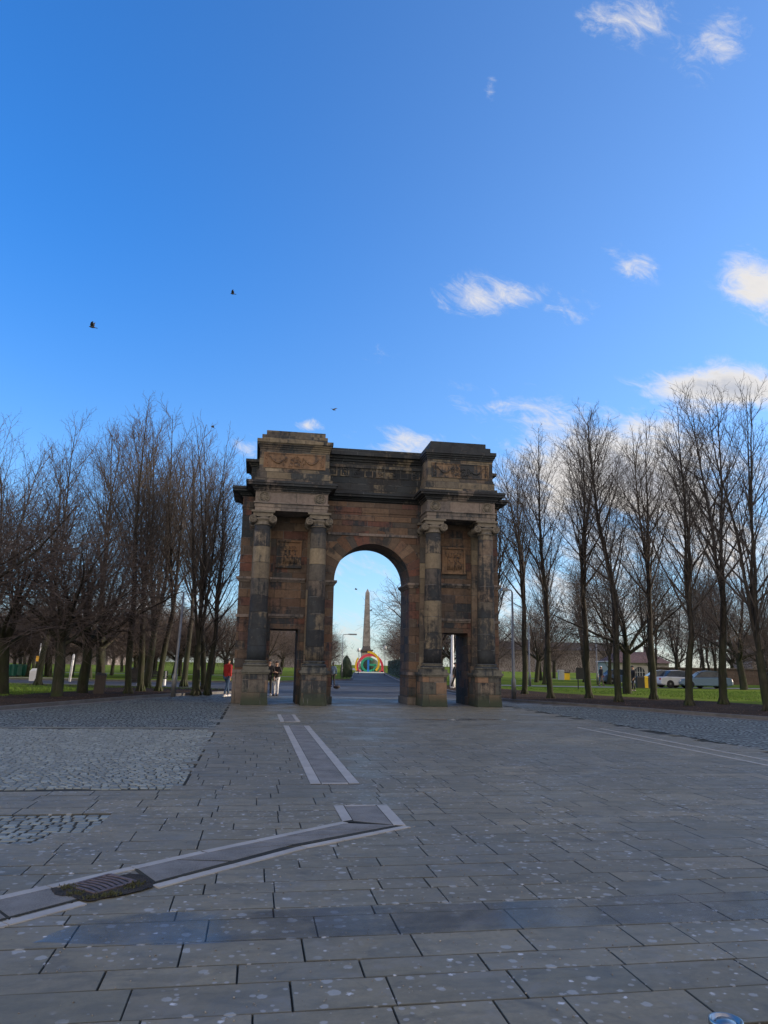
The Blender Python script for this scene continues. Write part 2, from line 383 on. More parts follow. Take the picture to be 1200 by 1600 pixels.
# every line runs with the paving on its right hand (KL, KL2) so +offset is the bed side
for nm, L in (('kerb', KL), ('kerb', KL2), ('kerb', KR)):
    along(L, (-.02, .17), -.03, .125, kerb_m, nm)
along(KL, (-.32, -.03), 0, .006, chan_m, 'kerb_channel'); along(KR, (-.32, -.03), 0, .006, chan_m, 'kerb_channel')
# soil beds under the trees
soilL = [tuple(p + Vector((0, 0))) for p in KL]
def offs_line(L, o):
    out = []
    for i in range(len(L)):
        d = (L[min(i+1, len(L)-1)]-L[max(i-1, 0)]).normalized(); out.append(L[i]+Vector((-d.y, d.x))*o)
    return out
sb = offs_line(KL, .16)
sheet('soil_bed', [tuple(p) for p in sb[6:70]] + [(-23, 46.5), (-15.2, 42.5), (-14.6, 38.8), (-15.3, 35.2), (-17.5, 30), (-20, 22), (-24, 6)], .104, soil_m)
sbr = offs_line(KR, .16)
k0 = min(range(len(sbr)), key=lambda i: (sbr[i]-Vector((3.0, 62))).length)
sheet('soil_bed', [tuple(p) for p in sbr[k0:-3]] + [(36, 12), (24, 24), (19.5, 31.5), (16.6, 38.6), (12.9, 44.0), (10.6, 47.5), (8.4, 56), (6.2, 62)], .104, soil_m)
sheet('road', [(p[0], p[1]) for p in KL[30:]] + [(p[0], p[1]) for p in KL2] + [(p[0], p[1]) for p in KR[:k0+18]] , -.004, road_m)
# paths across the lawns
def path(pts, wd, name='path', mat=None, z=.104):
    L = smoothline(pts, 5); along(L, (-wd/2, wd/2), z, z, mat or path_m, name)
path([(6.5, 66), (16, 65), (30, 68), (60, 76), (110, 92)], 3.2)
path([(-20, 56.5), (-34, 57), (-70, 60)], .1, z=.106)
path([(-90, 60), (-40, 63.5), (-24, 63)], 1.8)
path([(-110, 96), (-60, 92), (-20, 92), (-6, 86)], 2.2)
path([(20, 110), (60, 106), (110, 112)], 3.0)
path([(-2.4, 161), (-5, 200), (-14, 330)], 3.6)

# --- paving slabs: real stones with open joints, laid square to the arch
def slab_mat():
    m, t = new_mat('paving_slab'); p = t.n('ShaderNodeTexCoord').outputs['Object']
    r = t.n('ShaderNodeAttribute', attribute_name='rnd').outputs['Fac']
    a = t.noise(p, .8, 5, .6); b = t.noise(p, 22, 6, .7); cl = t.noise(t.v('MULTIPLY', p, (1, 2.5, 1)), 3.0, 4, .6, .5)
    col = t.ramp(r, [(0, (0.183, 0.164, 0.107)), (.25, (0.222, 0.193, 0.126)), (.5, (0.201, 0.177, 0.119)), (.75, (0.234, 0.204, 0.134)), (.93, (0.250, 0.217, 0.143)), (1, (0.287, 0.241, 0.155))])
    col = t.mix(t.rng(b, .3, .7, 0, .35), col, (0.095, 0.088, 0.062)); col = t.mix(t.rng(cl, .42, .66, 0, .4), col, (0.079, 0.077, 0.058))
    st1 = t.noise(t.v('ADD', p, (t.n('ShaderNodeCombineXYZ', {0: t.m('MULTIPLY', r, 9.0), 1: t.m('MULTIPLY', r, 31.0)}).outputs[0])), 2.6, 6, .7, .8)
    col = t.mix(t.rng(st1, .52, .68, 0, .55), col, (.20, .19, .165)); col = t.mix(t.rng(st1, .46, .30, 0, .5), col, (.062, .062, .056))
    big = t.noise(p, .16, 4, .6); col = t.mix(t.rng(big, .38, .62, .35, 0), col, (.085, .088, .080))
    col = t.mix(t.m('LESS_THAN', r, -.5), col, (.055, .056, .046))
    # lichen discs and trodden gum
    def spots(sc, lo, hi, dens_, c, f):
        nonlocal col
        vp = t.v('ADD', p, t.v('SCALE', t.n('ShaderNodeTexNoise', {'Vector': p, 'Scale': 26.0}).outputs['Color']))
        vp.node.inputs[1].default_value = (0, 0, 0)
        v = t.n('ShaderNodeTexVoronoi', {'Vector': p, 'Scale': sc, 'Randomness': 1.0}, voronoi_dimensions='2D')
        rc = t.n('ShaderNodeSeparateColor', {0: v.outputs['Color']})
        wobb = t.m('MULTIPLY', t.m('SUBTRACT', t.noise(p, 38, 3, .6), .5), .22)
        rad = t.m('ADD', t.m('MULTIPLY', rc.outputs[0], hi-lo), lo)
        d = t.m('SUBTRACT', t.m('ADD', v.outputs['Distance'], wobb), rad)
        k = t.m('MULTIPLY', t.rng(d, .03, -.03), t.m('LESS_THAN', rc.outputs[1], dens_))
        k = t.m('MULTIPLY', k, t.rng(t.noise(p, .9, 3), .38, .54))
        col = t.mix(t.m('MULTIPLY', k, f), col, c)
    spots(6.5, .03, .22, .42, (.34, .35, .34), .66)
    spots(17, .06, .30, .26, (.34, .34, .33), .60)
    spots(5.0, .03, .08, .30, (.62, .62, .62), .8)
    wet = t.rng(a, .47, .60)
    rough = t.m('SUBTRACT', .66, t.m('MULTIPLY', wet, .20))
    finish(t, col, rough, t.m('ADD', t.m('MULTIPLY', b, .5), t.m('MULTIPLY', cl, .6)), .35, .012)
    MATS['slab'] = m; return m
slab_m = slab_mat()
def sett_mat():
    m, t = new_mat('granite_sett'); p = t.n('ShaderNodeTexCoord').outputs['Object']
    r = t.n('ShaderNodeAttribute', attribute_name='rnd').outputs['Fac']; b = t.noise(p, 60, 4, .7)
    col = t.ramp(r, [(0, (0.134, 0.148, 0.137)), (.5, (0.197, 0.218, 0.199)), (.8, (0.244, 0.268, 0.240)), (1, (0.330, 0.361, 0.324))])
    col = t.mix(t.rng(b, .3, .7, 0, .4), col, (0.092, 0.103, 0.103))
    finish(t, col, .56, b, .4, .01); return m
sett_m = sett_mat()
V_S1A, V_S1B = -19.75, -10.75
def in_setts(u, v):
    if u < -5.62 and V_S1A < v < -10.75: return True
    if u < -5.66 and -10.45 < v < 40: return True
    if u < -5.80 and -22.62 < v < -21.36 and v > -21.38 + (u+5.72)*.93: return True
    if u > 5.75 and -19.7 < v < 0.8: return True
    return False
def build_slabs():
    m = MB(); v = -30.6; rr = random.Random(11)
    fixed = [(-26.69, .38), (-26.31, .35), (-25.96, .25), (-25.71, .36), (-25.35, .39), (-24.96, .19), (-24.77, .36), (-24.41, .26), (-24.15, .38), (-23.77, .27), (-23.5, .42), (-23.08, .36), (-22.72, .42), (-22.3, .30), (-22.0, .33), (-21.67, .29)]
    rows = []
    while v < -26.9: h = rr.choice([.36, .4, .26, .33]); rows.append((v, h)); v += h
    rows.append((v, -26.69-v)); rows += fixed; v = -21.38
    while v < 8.6:
        h = rr.choice([.36, .42, .26, .31, .47, .33]); rows.append((v, h)); v += h
    for v, h in rows:
        if h < .06: continue
        u = -26 - rr.random()
        near = v < -15
        while u < 34:
            L = rr.choice([.66, .70, .62, .78, .36, .5, .9 if not near else .68, .66])
            g = .0036 if near else .0024
            u0, u1, v0, v1 = u+g*rr.uniform(.7, 1.5), u+L-g*rr.uniform(.7, 1.5), v+g, v+h-g
            u += L
            cu, cv = (u0+u1)/2, (v0+v1)/2
            if in_setts(cu, cv):
                if u0 < -5.62 < u1 and cv > V_S1A: u0 = -5.60
                else: continue
            if in_setts(u0+.02, cv) and cv < -21: pass
            if abs(cu) < 1e9 and cu < -4.2-20: pass
            X, Y = uv2xy(cu, cv)
            if Y < -4 or (abs(X) > .56*Y+5.5) : continue
            if not all(inside(*uv2xy(a, b)) for a, b in ((u0, v0), (u1, v0), (u1, v1), (u0, v1))): continue
            z = [rr.uniform(-.0022, .0022) for _ in range(4)]; r = rr.random()
            j = .004
            P = [(u0+rr.uniform(-j, j)*.5, v0+rr.uniform(-j, j)*.5), (u1, v0+rr.uniform(-j, j)*.5), (u1, v1), (u0, v1+rr.uniform(-j, j)*.5)]
            if v < -12:      # chamfered arris and sides
                c = .0028
                Q = [(P[0][0]+c, P[0][1]+c), (P[1][0]-c, P[1][1]+c), (P[2][0]-c, P[2][1]-c), (P[3][0]+c, P[3][1]-c)]
                m.quad([(*Q[k], z[k]) for k in range(4)], r)
                for k in range(4):
                    l = (k+1) % 4
                    m.quad([(*P[k], z[k]-.004), (*P[l], z[l]-.004), (*Q[l], z[l]), (*Q[k], z[k])], -1.0)
                    m.quad([(*P[k], -.035), (*P[l], -.035), (*P[l], z[l]-.004), (*P[k], z[k]-.004)], -1.0)
            else: m.quad([(*P[k], z[k]) for k in range(4)], r)
    o = m.build('paving', slab_m); o.matrix_world = AM; tag(o, kind='structure')
build_slabs()
def build_setts(name, u0, u1, v0, v1, pitch, test, seed, fan=True, lift=-.002, simple_=False):
    m = MB(); rr = random.Random(seed); v = v0; row = 0
    while v < v1:
        h = pitch*rr.uniform(.92, 1.1); u = u0 + rr.random()*pitch
        while u < u1:
            L = pitch*rr.uniform(.85, 1.45)
            a, b = u+L/2, v+h/2
            wv = (.10*math.sin(a*2.4+row*.02) + .03*math.sin(a*7)) if fan else .02*math.sin(a*3)
            u += L
            b += wv
            if not (test(a, min(max(b, v0+.01), v1-.01)) or test(a-L*.3, min(max(b, v0+.01), v1-.01))) or b < v0-h*.45 or b > v1+h*.45: continue
            x, y = uv2xy(a, b)
            if abs(x) > .56*y+3 or y < 3 or not inside(x, y): continue
            sl = .24*math.cos(a*2.4) if fan else .06*math.cos(a*3)
            g = .0065 if not simple_ else .004; hx, hy = L/2-g, h/2-g
            z = lift + rr.uniform(-.004, .004); r = rr.random(); c = .014
            jit = lambda: rr.uniform(-.007, .007)
            P = [(a+sx*hx+jit(), b+sy*hy+sx*hx*sl+jit()) for sx, sy in ((-1, -1), (1, -1), (1, 1), (-1, 1))]
            P = [(min(max(x_, u0), u1), min(max(y_, v0), v1)) for x_, y_ in P]
            if P[1][0]-P[0][0] < .03 or P[3][1]-P[0][1] < .03 or P[2][1]-P[1][1] < .03: continue
            a, b = sum(p[0] for p in P)/4, sum(p[1] for p in P)/4; c = min(c, (P[3][1]-P[0][1])*.3)
            Q = [(p[0]+(a-p[0])*c/hx*.8, p[1]+(b-p[1])*c/hy*.8) for p in P]
            m.quad([(*q, z) for q in Q], r, False)
            if not simple_:
                for k in range(4):
                    l = (k+1) % 4; m.quad([(*P[k], z-.014), (*P[l], z-.014), (*Q[l], z), (*Q[k], z)], r*.7)
        v += h; row += 1
    o = m.build(name, sett_m); o.matrix_world = AM; tag(o, kind='structure')
build_setts('granite_setts', -15, -5.64, V_S1A, V_S1B-.03, .104, in_setts, 1)
build_setts('granite_setts', -17, -5.68, -10.42, 13, .13, in_setts, 2, simple_=True)
build_setts('granite_setts', -10, -5.8, -22.9, -21.39, .115, lambda a, b: True, 3, fan=False, lift=-.009)
build_setts('granite_setts', 5.78, 16, -19.7, 0.8, .13, in_setts, 4, simple_=True)

gr_ = MB(); rq = random.Random(17)
for k in range(2600):
    u, v = rq.uniform(-8, 2), rq.uniform(-27, -20); s_ = rq.uniform(.002, .006)
    gr_.ball((u, v, .003), (s_*1.3, s_, s_*.6), 5, 3, rq.random())
o = gr_.build('grit', simple('grit', (.22, .20, .17), .8, .6, 40, bump=0)); o.matrix_world = AM; tag(o, 'fine grit scattered over the near paving', kind='stuff'); o['category'] = 'grit'
# pale granite drainage bands
granite_m = ground_mat('pale_granite', (.30, .285, .26), (.40, .38, .345), .55, 3, 160, .15)
rough_gran_m = ground_mat('rough_granite', (.115, .110, .100), (.230, .222, .205), .75, 3, 150, .6, speck=(140, .30, (.25, .24, .22)))
def band(polys, name, mat, z, th=.03):
    m = MB()
    for P in polys:
        n = len(P)
        m.quad([(*p, z) for p in P], rnd.random())
        for k in range(n): l = (k+1) % n; m.quad([(*P[k], z-th), (*P[l], z-th), (*P[l], z), (*P[k], z)], 0)
    o = m.build(name, mat); o.matrix_world = AM; return tag(o, kind='structure')
def split(P0, P1, Q0, Q1, n, gap=.010):
    """a strip between line P0-P1 and Q0-Q1 cut into n stones"""
    out = []; P0, P1, Q0, Q1 = map(Vector, (P0, P1, Q0, Q1))
    g = gap/max((P1-P0).length, .01)
    for i in range(n):
        a, b = i/n+g/2, (i+1)/n-g/2
        out.append([tuple(P0.lerp(P1, a)), tuple(Q0.lerp(Q1, a)), tuple(Q0.lerp(Q1, b)), tuple(P0.lerp(P1, b))])
    return out
bd = []
bd += split((-3.95, -19.52), (-3.95, -9.7), (-3.81, -19.52), (-3.81, -9.7), 11)
bd += split((-3.42, -19.52), (-3.42, -9.7), (-3.28, -19.52), (-3.28, -9.7), 11)
bd += split((-3.80, -19.53), (-3.43, -19.53), (-3.80, -19.43), (-3.43, -19.43), 1)
bd += split((-3.98, -8.36), (-3.98, -5.3), (-3.87, -8.36), (-3.87, -5.3), 3) + split((-3.53, -8.36), (-3.53, -5.3), (-3.42, -8.36), (-3.42, -5.3), 3)
bd += split((-3.86, -8.37), (-3.54, -8.37), (-3.86, -8.31), (-3.54, -8.31), 1)
bd += split((-3.80, -22.02), (-3.80, -21.12), (-3.69, -21.95), (-3.69, -21.12), 1) + split((-3.30, -22.24), (-3.30, -21.12), (-3.18, -22.27), (-3.18, -21.12), 1)
bd += split((-3.68, -21.16), (-3.31, -21.16), (-3.68, -21.11), (-3.31, -21.11), 1)
# the diagonal run
up0, up1, up2 = Vector((-3.80, -22.03)), Vector((-5.15, -23.16)), Vector((-7.2, -25.02))
lo0, lo1, lo2 = Vector((-3.19, -22.28)), Vector((-4.29, -23.06)), Vector((-5.44, -24.17))
def offp(a, b, w): d = (b-a).normalized(); return Vector((-d.y, d.x))*w
o1 = offp(up0, up1, .085); o2 = offp(lo0, lo1, .085)
bd += split(up0, up1, up0-o1*-1, up1+o1, 3) if False else []
def edge(a, b, w, n): o_ = offp(a, b, w); return split(a, b, a+o_, b+o_, n)
bd += edge(up0, up1, .085, 3) + edge(up1+Vector((-.01, -.01)), up2, .085, 4)
bd += edge(lo0, lo1, .085, 3) + edge(lo1+Vector((-.01, -.01)), lo2, .085, 2)
bd += edge(Vector((-5.86, -24.50)), Vector((-7.0, -25.62)), .085, 3)
band(bd, 'granite_band', granite_m, .0075)
ri = split((-3.80, -19.42), (-3.80, -9.7), (-3.43, -19.42), (-3.43, -9.7), 16) + split((-3.86, -8.3), (-3.86, -5.3), (-3.54, -8.3), (-3.54, -5.3), 4)
ri += [[(-3.68, -22.0), (-3.31, -22.22), (-3.31, -21.17), (-3.68, -21.17)]]
def lerp_line(A, t): return A[0].lerp(A[1], t)
iu = [up0+Vector((.05, -.08)), up1+Vector((.030, -.030))]; il = [lo0+Vector((-.09, .035)), lo1+Vector((-.060, .080))]
ri += split(iu[0], iu[1], il[0], il[1], 4, .022)
iu2 = [iu[1], Vector((-5.62, -23.68))]; il2 = [il[1], Vector((-5.44, -24.08))]
ri += split(iu2[0], iu2[1], il2[0], il2[1], 2, .022)
ri += split(Vector((-6.13, -24.16)), Vector((-7.1, -25.06)), Vector((-5.88, -24.42)), Vector((-6.95, -25.5)), 3, .022)
band(ri, 'granite_channel', rough_gran_m, .0065)
ln = split((4.10, -18), (4.10, -9.9), (4.16, -18), (4.16, -9.9), 9) + split((4.62, -18), (4.62, -10.2), (4.68, -18), (4.68, -10.2), 9)
band(ln, 'granite_line', granite_m, .0075)
bed = [[(-3.95, -19.53), (-3.28, -19.53), (-3.28, -9.7), (-3.95, -9.7)], [(-3.80, -22.2), (-3.18, -22.25), (-3.18, -21.12), (-3.80, -21.12)],
       [tuple(up0), tuple(up1+Vector((.01, -.01))), tuple(lo1+Vector((-.02, .03))), tuple(lo0)], [tuple(up1), (-5.66, -23.62), (-5.45, -24.12), tuple(lo1)], [(-6.12, -24.10), (-7.1, -24.98), (-6.98, -25.55), (-5.88, -24.46)]]
band(bed, 'granite_bed', under_m, .0045)
# dirt pocket round the gully
dirt = MB(); cpts = [(-6.12, -24.20), (-6.02, -24.13), (-5.83, -23.98), (-5.63, -23.83), (-5.52, -23.93), (-5.44, -24.08), (-5.42, -24.22), (-5.52, -24.32), (-5.66, -24.42), (-5.80, -24.52), (-5.95, -24.40), (-6.06, -24.33)]
rr = random.Random(3)
pp = []
for i in range(len(cpts)):
    a, b = Vector(cpts[i]), Vector(cpts[(i+1) % len(cpts)])
    for k in range(4): q = a.lerp(b, k/4); pp.append((q.x+rr.uniform(-.012, .012), q.y+rr.uniform(-.012, .012), .0095))
dirt.quad(pp)
gm = ground_mat('gully_dirt', (.014, .012, .010), (.045, .036, .028), .9, 8, 45, 1.0, speck=(70, .2, (.09, .07, .05)))
o = dirt.build('dirt_patch', gm); o.matrix_world = AM; tag(o, kind='structure')
# moss tufts round it
tuft = MB()
for i in range(420):
    k = rr.random(); c_ = rr.choice([(-6.0, -24.17), (-5.80, -24.44), (-5.66, -24.36), (-5.72, -24.40), (-5.58, -24.22), (-5.93, -24.32), (-5.55, -24.13)])
    x, y = c_[0]+rr.gauss(0, .035), c_[1]+rr.gauss(0, .025); a = rr.uniform(0, 6.28); h = rr.uniform(.008, .024); l = rr.uniform(.004, .009)
    tuft.quad([(x-l*math.cos(a), y-l*math.sin(a), .009), (x+l*math.cos(a), y+l*math.sin(a), .009), (x+rr.uniform(-.01, .01), y+rr.uniform(-.01, .01), .009+h)], rr.random())
o = tuft.build('moss', simple('moss', (.050, .055, .022), .9, .5, 20)); o.matrix_world = AM; tag(o, 'green moss growing around the iron drain grate', kind='stuff'); o['category'] = 'moss'

# iron gully grating with curved bars
iron_m = simple('cast_iron', (.115, .085, .078), .6, .4, 25, metallic=.1, bump=.4)
gr = empty('drain_grate', (0, 0, 0)); tag(gr, 'rusty cast iron drain grate with curved bars set in the pale granite band', 'drain grate')
gu, gv = Vector((-5.79, -23.87)), None
g0, g1, g2, g3 = Vector((-6.01, -24.13)), Vector((-5.79, -24.34)), Vector((-5.565, -24.07)), Vector((-5.785, -23.86))   # around the frame
GM = AM
def gpnt(s, t): return g0.lerp(g3, s).lerp(g1.lerp(g2, s), t)      # s along, t across
fr = MB()
def gbar(m, line, wd, z0, z1):
    for i in range(len(line)-1):
        a, b = line[i], line[i+1]; n = Vector((-(b-a).y, (b-a).x)).normalized()*wd/2
        P = [a-n, b-n, b+n, a+n]
        m.quad([(*p, z1) for p in P])
        for k in range(4): l = (k+1) % 4; m.quad([(*P[k], z0), (*P[l], z0), (*P[l], z1), (*P[k], z1)])
for a, b in (((0, 0), (1, 0)), ((1, 0), (1, 1)), ((1, 1), (0, 1)), ((0, 1), (0, 0))): gbar(fr, [gpnt(*a), gpnt(*b)], .026, -.03, .016)
bars = MB()
for k in range(7):
    s_ = .09 + k*.137
    gbar(bars, [gpnt(s_ + .08*math.sin(math.pi*t/8), t/8) for t in range(9)], .024, -.01, .014)
gbar(bars, [gpnt(0, .5), gpnt(1, .5)], .012, -.01, .008)
pit_shade = MB(); pit_shade.quad([(*gpnt(0, 0), .0105), (*gpnt(0, 1), .0105), (*gpnt(1, 1), .0105), (*gpnt(1, 0), .0105)])  # flat black sheet: the shade inside the drain put into colour
for nm, mb_, mt in (('frame', fr, iron_m), ('curved_bars', bars, iron_m), ('pit_shade', pit_shade, simple('pit_shade_black', (.003, .003, .003), .9, .1))):
    o = mb_.build(nm, mt, gr)
gr.matrix_world = GM

# shallow rain puddle lying across two rows
def puddle(name, pts, z, jit=.03, seed=1, n=6):
    rr = random.Random(seed); L = []
    P = smoothline(pts+[pts[0]], n)[:-1]
    m = MB(); m.quad([(p.x+rr.uniform(-jit, jit), p.y+rr.uniform(-jit, jit)*.4, z) for p in (P if seed == 2 else P[::-1])])
    me, t = new_mat(name+'_water') if 'puddle_water' not in MATS else (MATS['puddle_water'], None)
    if t:
        MATS['puddle_water'] = me
        p = t.n('ShaderNodeTexCoord').outputs['Object']
        fr_ = t.m('MULTIPLY', t.n('ShaderNodeFresnel', {'IOR': 1.5}).outputs[0], t.m('SUBTRACT', 1.0, t.n('ShaderNodeNewGeometry').outputs['Backfacing']))
        gl = t.n('ShaderNodeBsdfGlossy', {'Color': (1, 1, 1, 1), 'Roughness': .16})
        tr = t.n('ShaderNodeBsdfTransparent', {'Color': (.74, .78, .84, 1)})
        cl_ = t.n('ShaderNodeBsdfTransparent', {'Color': (1, 1, 1, 1)})
        b = t.n('ShaderNodeBump', {'Height': t.noise(p, 5, 2), 'Strength': .03, 'Distance': .02})
        t.t.links.new(b.outputs[0], gl.inputs['Normal'])
        mx = t.n('ShaderNodeMixShader', {0: fr_, 1: tr.outputs[0], 2: gl.outputs[0]})
        ed = t.rng(t.noise(p, 2.2, 7, .7), .30, .58)
        m2 = t.n('ShaderNodeMixShader', {0: ed, 1: cl_.outputs[0], 2: mx.outputs[0]})
        t.n('ShaderNodeOutputMaterial', {'Surface': m2.outputs[0]})
    o = m.build(name, me); o.matrix_world = AM; tag(o, kind='structure'); return o
puddle('puddle', [(-5.95, -25.25), (-5.7, -24.9), (-5.2, -24.80), (-4.6, -24.82), (-3.8, -24.80), (-2.8, -24.83), (-1.8, -24.75), (-.6, -24.8), (1.0, -24.9), (1.3, -25.1), (.4, -25.33), (-1.5, -25.36), (-2.6, -25.34), (-4.0, -25.36), (-5.2, -25.38)], .0052, .02, 1)
puddle('puddle', [(.2, -7.3), (1.0, -7.45), (2.2, -7.4), (3.0, -7.1), (2.6, -6.7), (1.7, -6.85), (.7, -6.9), (-.1, -7.0)], .0052, .04, 2)

# ------------------------------------------------------------------ the arch
arch = empty('stone_arch', (AX, AY, 0), AYAW)
tag(arch, 'soot-stained sandstone triumphal arch with paired round columns standing in the middle of the plaza', 'arch')
VB, VE = 1.37, 3.35       # front and back plane of the body
BW = 5.58
R0, ZS = 1.63, 5.07       # great arch: half width, springing
OI, OO, OZ = 3.06, 4.20, 3.0
def arch_body():
    """front and back sheets with the three openings cut, plus their reveals"""
    m = MB(); NA = 32
    arcp = [(R0*math.cos(math.pi*k/NA), ZS + R0*math.sin(math.pi*k/NA)) for k in range(NA+1)]
    TOP = 7.70
    for v, fl in ((VB, False), (VE, True)):
        def face(pts):
            P = [(p[0], v, p[1]) for p in pts]; m.quad(P if not fl else P[::-1])
        for s in (-1, 1):
            def seg(a, b, z0, z1): 
                a, b = (a, b) if s > 0 else (-b, -a); face([(a, z0), (b, z0), (b, z1), (a, z1)])
            seg(R0, OI, 0, ZS); seg(OO, BW, 0, ZS); seg(OI, OO, OZ, ZS)
        face([(-BW, ZS), (-R0, ZS), (-R0, TOP), (-BW, TOP)]); face([(R0, ZS), (BW, ZS), (BW, TOP), (R0, TOP)])
        for k in range(NA):
            (x1, z1), (x0, z0) = arcp[k], arcp[k+1]; face([(x0, z0), (x1, z1), (x1, TOP), (x0, TOP)])
    for k in range(NA):
        (x1, z1), (x0, z0) = arcp[k], arcp[k+1]; m.quad([(x0, VB, z0), (x0, VE, z0), (x1, VE, z1), (x1, VB, z1)], smooth=True)
    for x, sg in ((-R0, 1), (R0, -1), (-BW, -1), (BW, 1)):
        z = ZS if abs(x) < 3 else TOP
        P = [(x, VB, 0), (x, VE, 0), (x, VE, z), (x, VB, z)]; m.quad(P if sg < 0 else P)
    for s in (-1, 1):
        for x in (OI*s, OO*s): m.quad([(x, VB, 0), (x, VE, 0), (x, VE, OZ), (x, VB, OZ)])
        m.quad([(OI*s, VB, OZ), (OO*s, VB, OZ), (OO*s, VE, OZ), (OI*s, VE, OZ)])
    m.quad([(-BW, VB, TOP), (BW, VB, TOP), (BW, VE, TOP), (-BW, VE, TOP)])
    return m
arch_body().build('wall', stone_wall, arch)
# voussoirs of the great arch, a hair proud of the wall
vo = MB(); NV = 19
rr = random.Random(5)
for k in range(NV):
    a0, a1 = math.pi*k/NV+.006, math.pi*(k+1)/NV-.006; r = rr.random(); r1 = R0+.62+rr.uniform(-.05, .12)
    p = [(R0*math.cos(a), ZS+R0*math.sin(a)) for a in (a1, (a0+a1)/2, a0)] + [(r1*math.cos(a), ZS+r1*math.sin(a)) for a in (a0, a1)]
    vo.extr(p, VB-.012, VB+.05, 'y', r)
vm, t = new_mat('stone_voussoir'); q_ = t.n('ShaderNodeTexCoord').outputs['Object']
rv = t.n('ShaderNodeAttribute', attribute_name='rnd').outputs['Fac']; ns = t.noise(q_, 1.4, 6, .6); nf = t.noise(q_, 10, 5, .65)
c_ = t.ramp(rv, BROWN); c_ = t.mix(t.rng(ns, .50, .64, 0, .8), c_, (.020, .024, .030)); c_ = t.mix(t.rng(nf, .3, .7, 0, .4), c_, (.04, .036, .034))
finish(t, c_, .9, nf, .5, .02)
vo.build('arch_stones', vm, arch)
def mould(m, x0, x1, z0, z1, steps, v=VB, ends=True, depth=None):
    """a moulding on a front plane: steps = [(fraction of height, projection)] from the bottom up, butted one on another"""
    h = z1-z0; zz = z0
    for f, pr in steps:
        zt = zz+h*f; m.box(x0-(pr if ends else 0), x1+(pr if ends else 0), v-pr, (v+.02) if depth is None else depth, zz, zt); zz = zt
# imposts, strings, door lintels, base courses on the wall
IMP = [(.3, .035), (.25, .075), (.45, .12)]
stone_trim = stone_mat('stone_trim', .9, 9, GREYB, soot=.55, green=.4, seed=9)
def trim(name, fn):
    m = MB(); fn(m); m.build(name, stone_trim, arch)
for s in (-1, 1):
    def sx(a, b): return (a, b) if s > 0 else (-b, -a)
    def imp(m):
        zz = 4.86
        for f, pr in IMP:
            h = .21*f; m.box(*sx(R0-pr, 2.02), VB-pr, VE+pr, zz, zz+h); zz += h
    trim('impost', imp)
    trim('string_course', lambda m: mould(m, *sx(2.86, 4.32), 4.92, 5.10, IMP, ends=False))
    trim('door_lintel', lambda m: mould(m, *sx(2.86, 4.32), 3.44, 3.60, [(.4, .03), (.6, .08)], ends=False))
    trim('string_course', lambda m: mould(m, *sx(5.16, BW), 4.90, 5.10, IMP, v=VB))
    trim('string_course', lambda m: mould(m, *sx(5.16, BW), 3.44, 3.56, [(1, .05)], v=VB))
    trim('plinth', lambda m: m.box(*sx(R0-.05, 2.0), VB-.06, VE+.05, 0, .30))
    trim('plinth_cap', lambda m: m.box(*sx(R0-.04, 2.0), VB-.05, VE+.04, 1.20, 1.33))
    trim('plinth', lambda m: m.box(*sx(5.12, BW+.05), VB-.04, VE+.05, 0, 1.20).box(*sx(5.10, BW+.07), VB-.08, VE+.08, 1.20, 1.33))
trim('string_course', lambda m: m.box(-1.95, 1.95, VB-.05, VB+.02, 7.03, 7.14))
# entablature ring of the body, behind the column blocks
CORN = [(.18, .06), (.20, .14), (.14, .22), (.24, .40), (.24, .46)]
en = MB()
en.box(-BW, BW, VB-.02, VE, 7.70, 8.04); en.box(-BW-.03, BW+.03, VB-.05, VE+.03, 8.04, 8.10); en.box(-BW, BW, VB-.01, VE, 8.10, 8.50)
en.build('frieze', stone_mat('stone_body_frieze', 1.2, .36, BROWN, soot=.42, seed=10), arch)
co = MB(); zz = 8.50
for f, pr in CORN: co.box(-BW-pr, BW+pr, VB-pr+.18, VE+pr, zz, zz+.40*f); zz += .40*f
co.build('cornice', stone_corn, arch)
# attic of the body: low wings, tall centre
at_ = MB()
at_.box(-5.42, 5.42, VB+.10, VE-.1, 8.90, 9.12); at_.box(-5.30, 5.30, VB+.16, VE-.15, 9.12, 9.86)
for z0, z1, pr in ((9.86, 9.93, .05), (9.93, 10.02, .12), (10.02, 10.14, .26)): at_.box(-5.30-pr, 5.30+pr, VB+.16-pr, VE-.15+pr, z0, z1)
at_.box(-5.20, 5.20, VB+.25, VE-.25, 10.14, 10.22)
at_.build('attic_wing', stone_attic, arch)
ac = MB()
ac.box(-2.3, 2.3, VB-.10, VE, 8.90, 9.36); ac.box(-2.3, 2.3, VB-.04, VE-.05, 9.36, 10.30)
for z0, z1, pr in ((10.30, 10.40, .06), (10.40, 10.52, .14), (10.52, 10.66, .28)): ac.box(-2.3, 2.3, VB-.04-pr, VE-.05+pr, z0, z1)
ac.box(-2.3, 2.3, VB+.02, VE-.2, 10.66, 10.90)
ac.build('attic', stone_attic_c, arch)
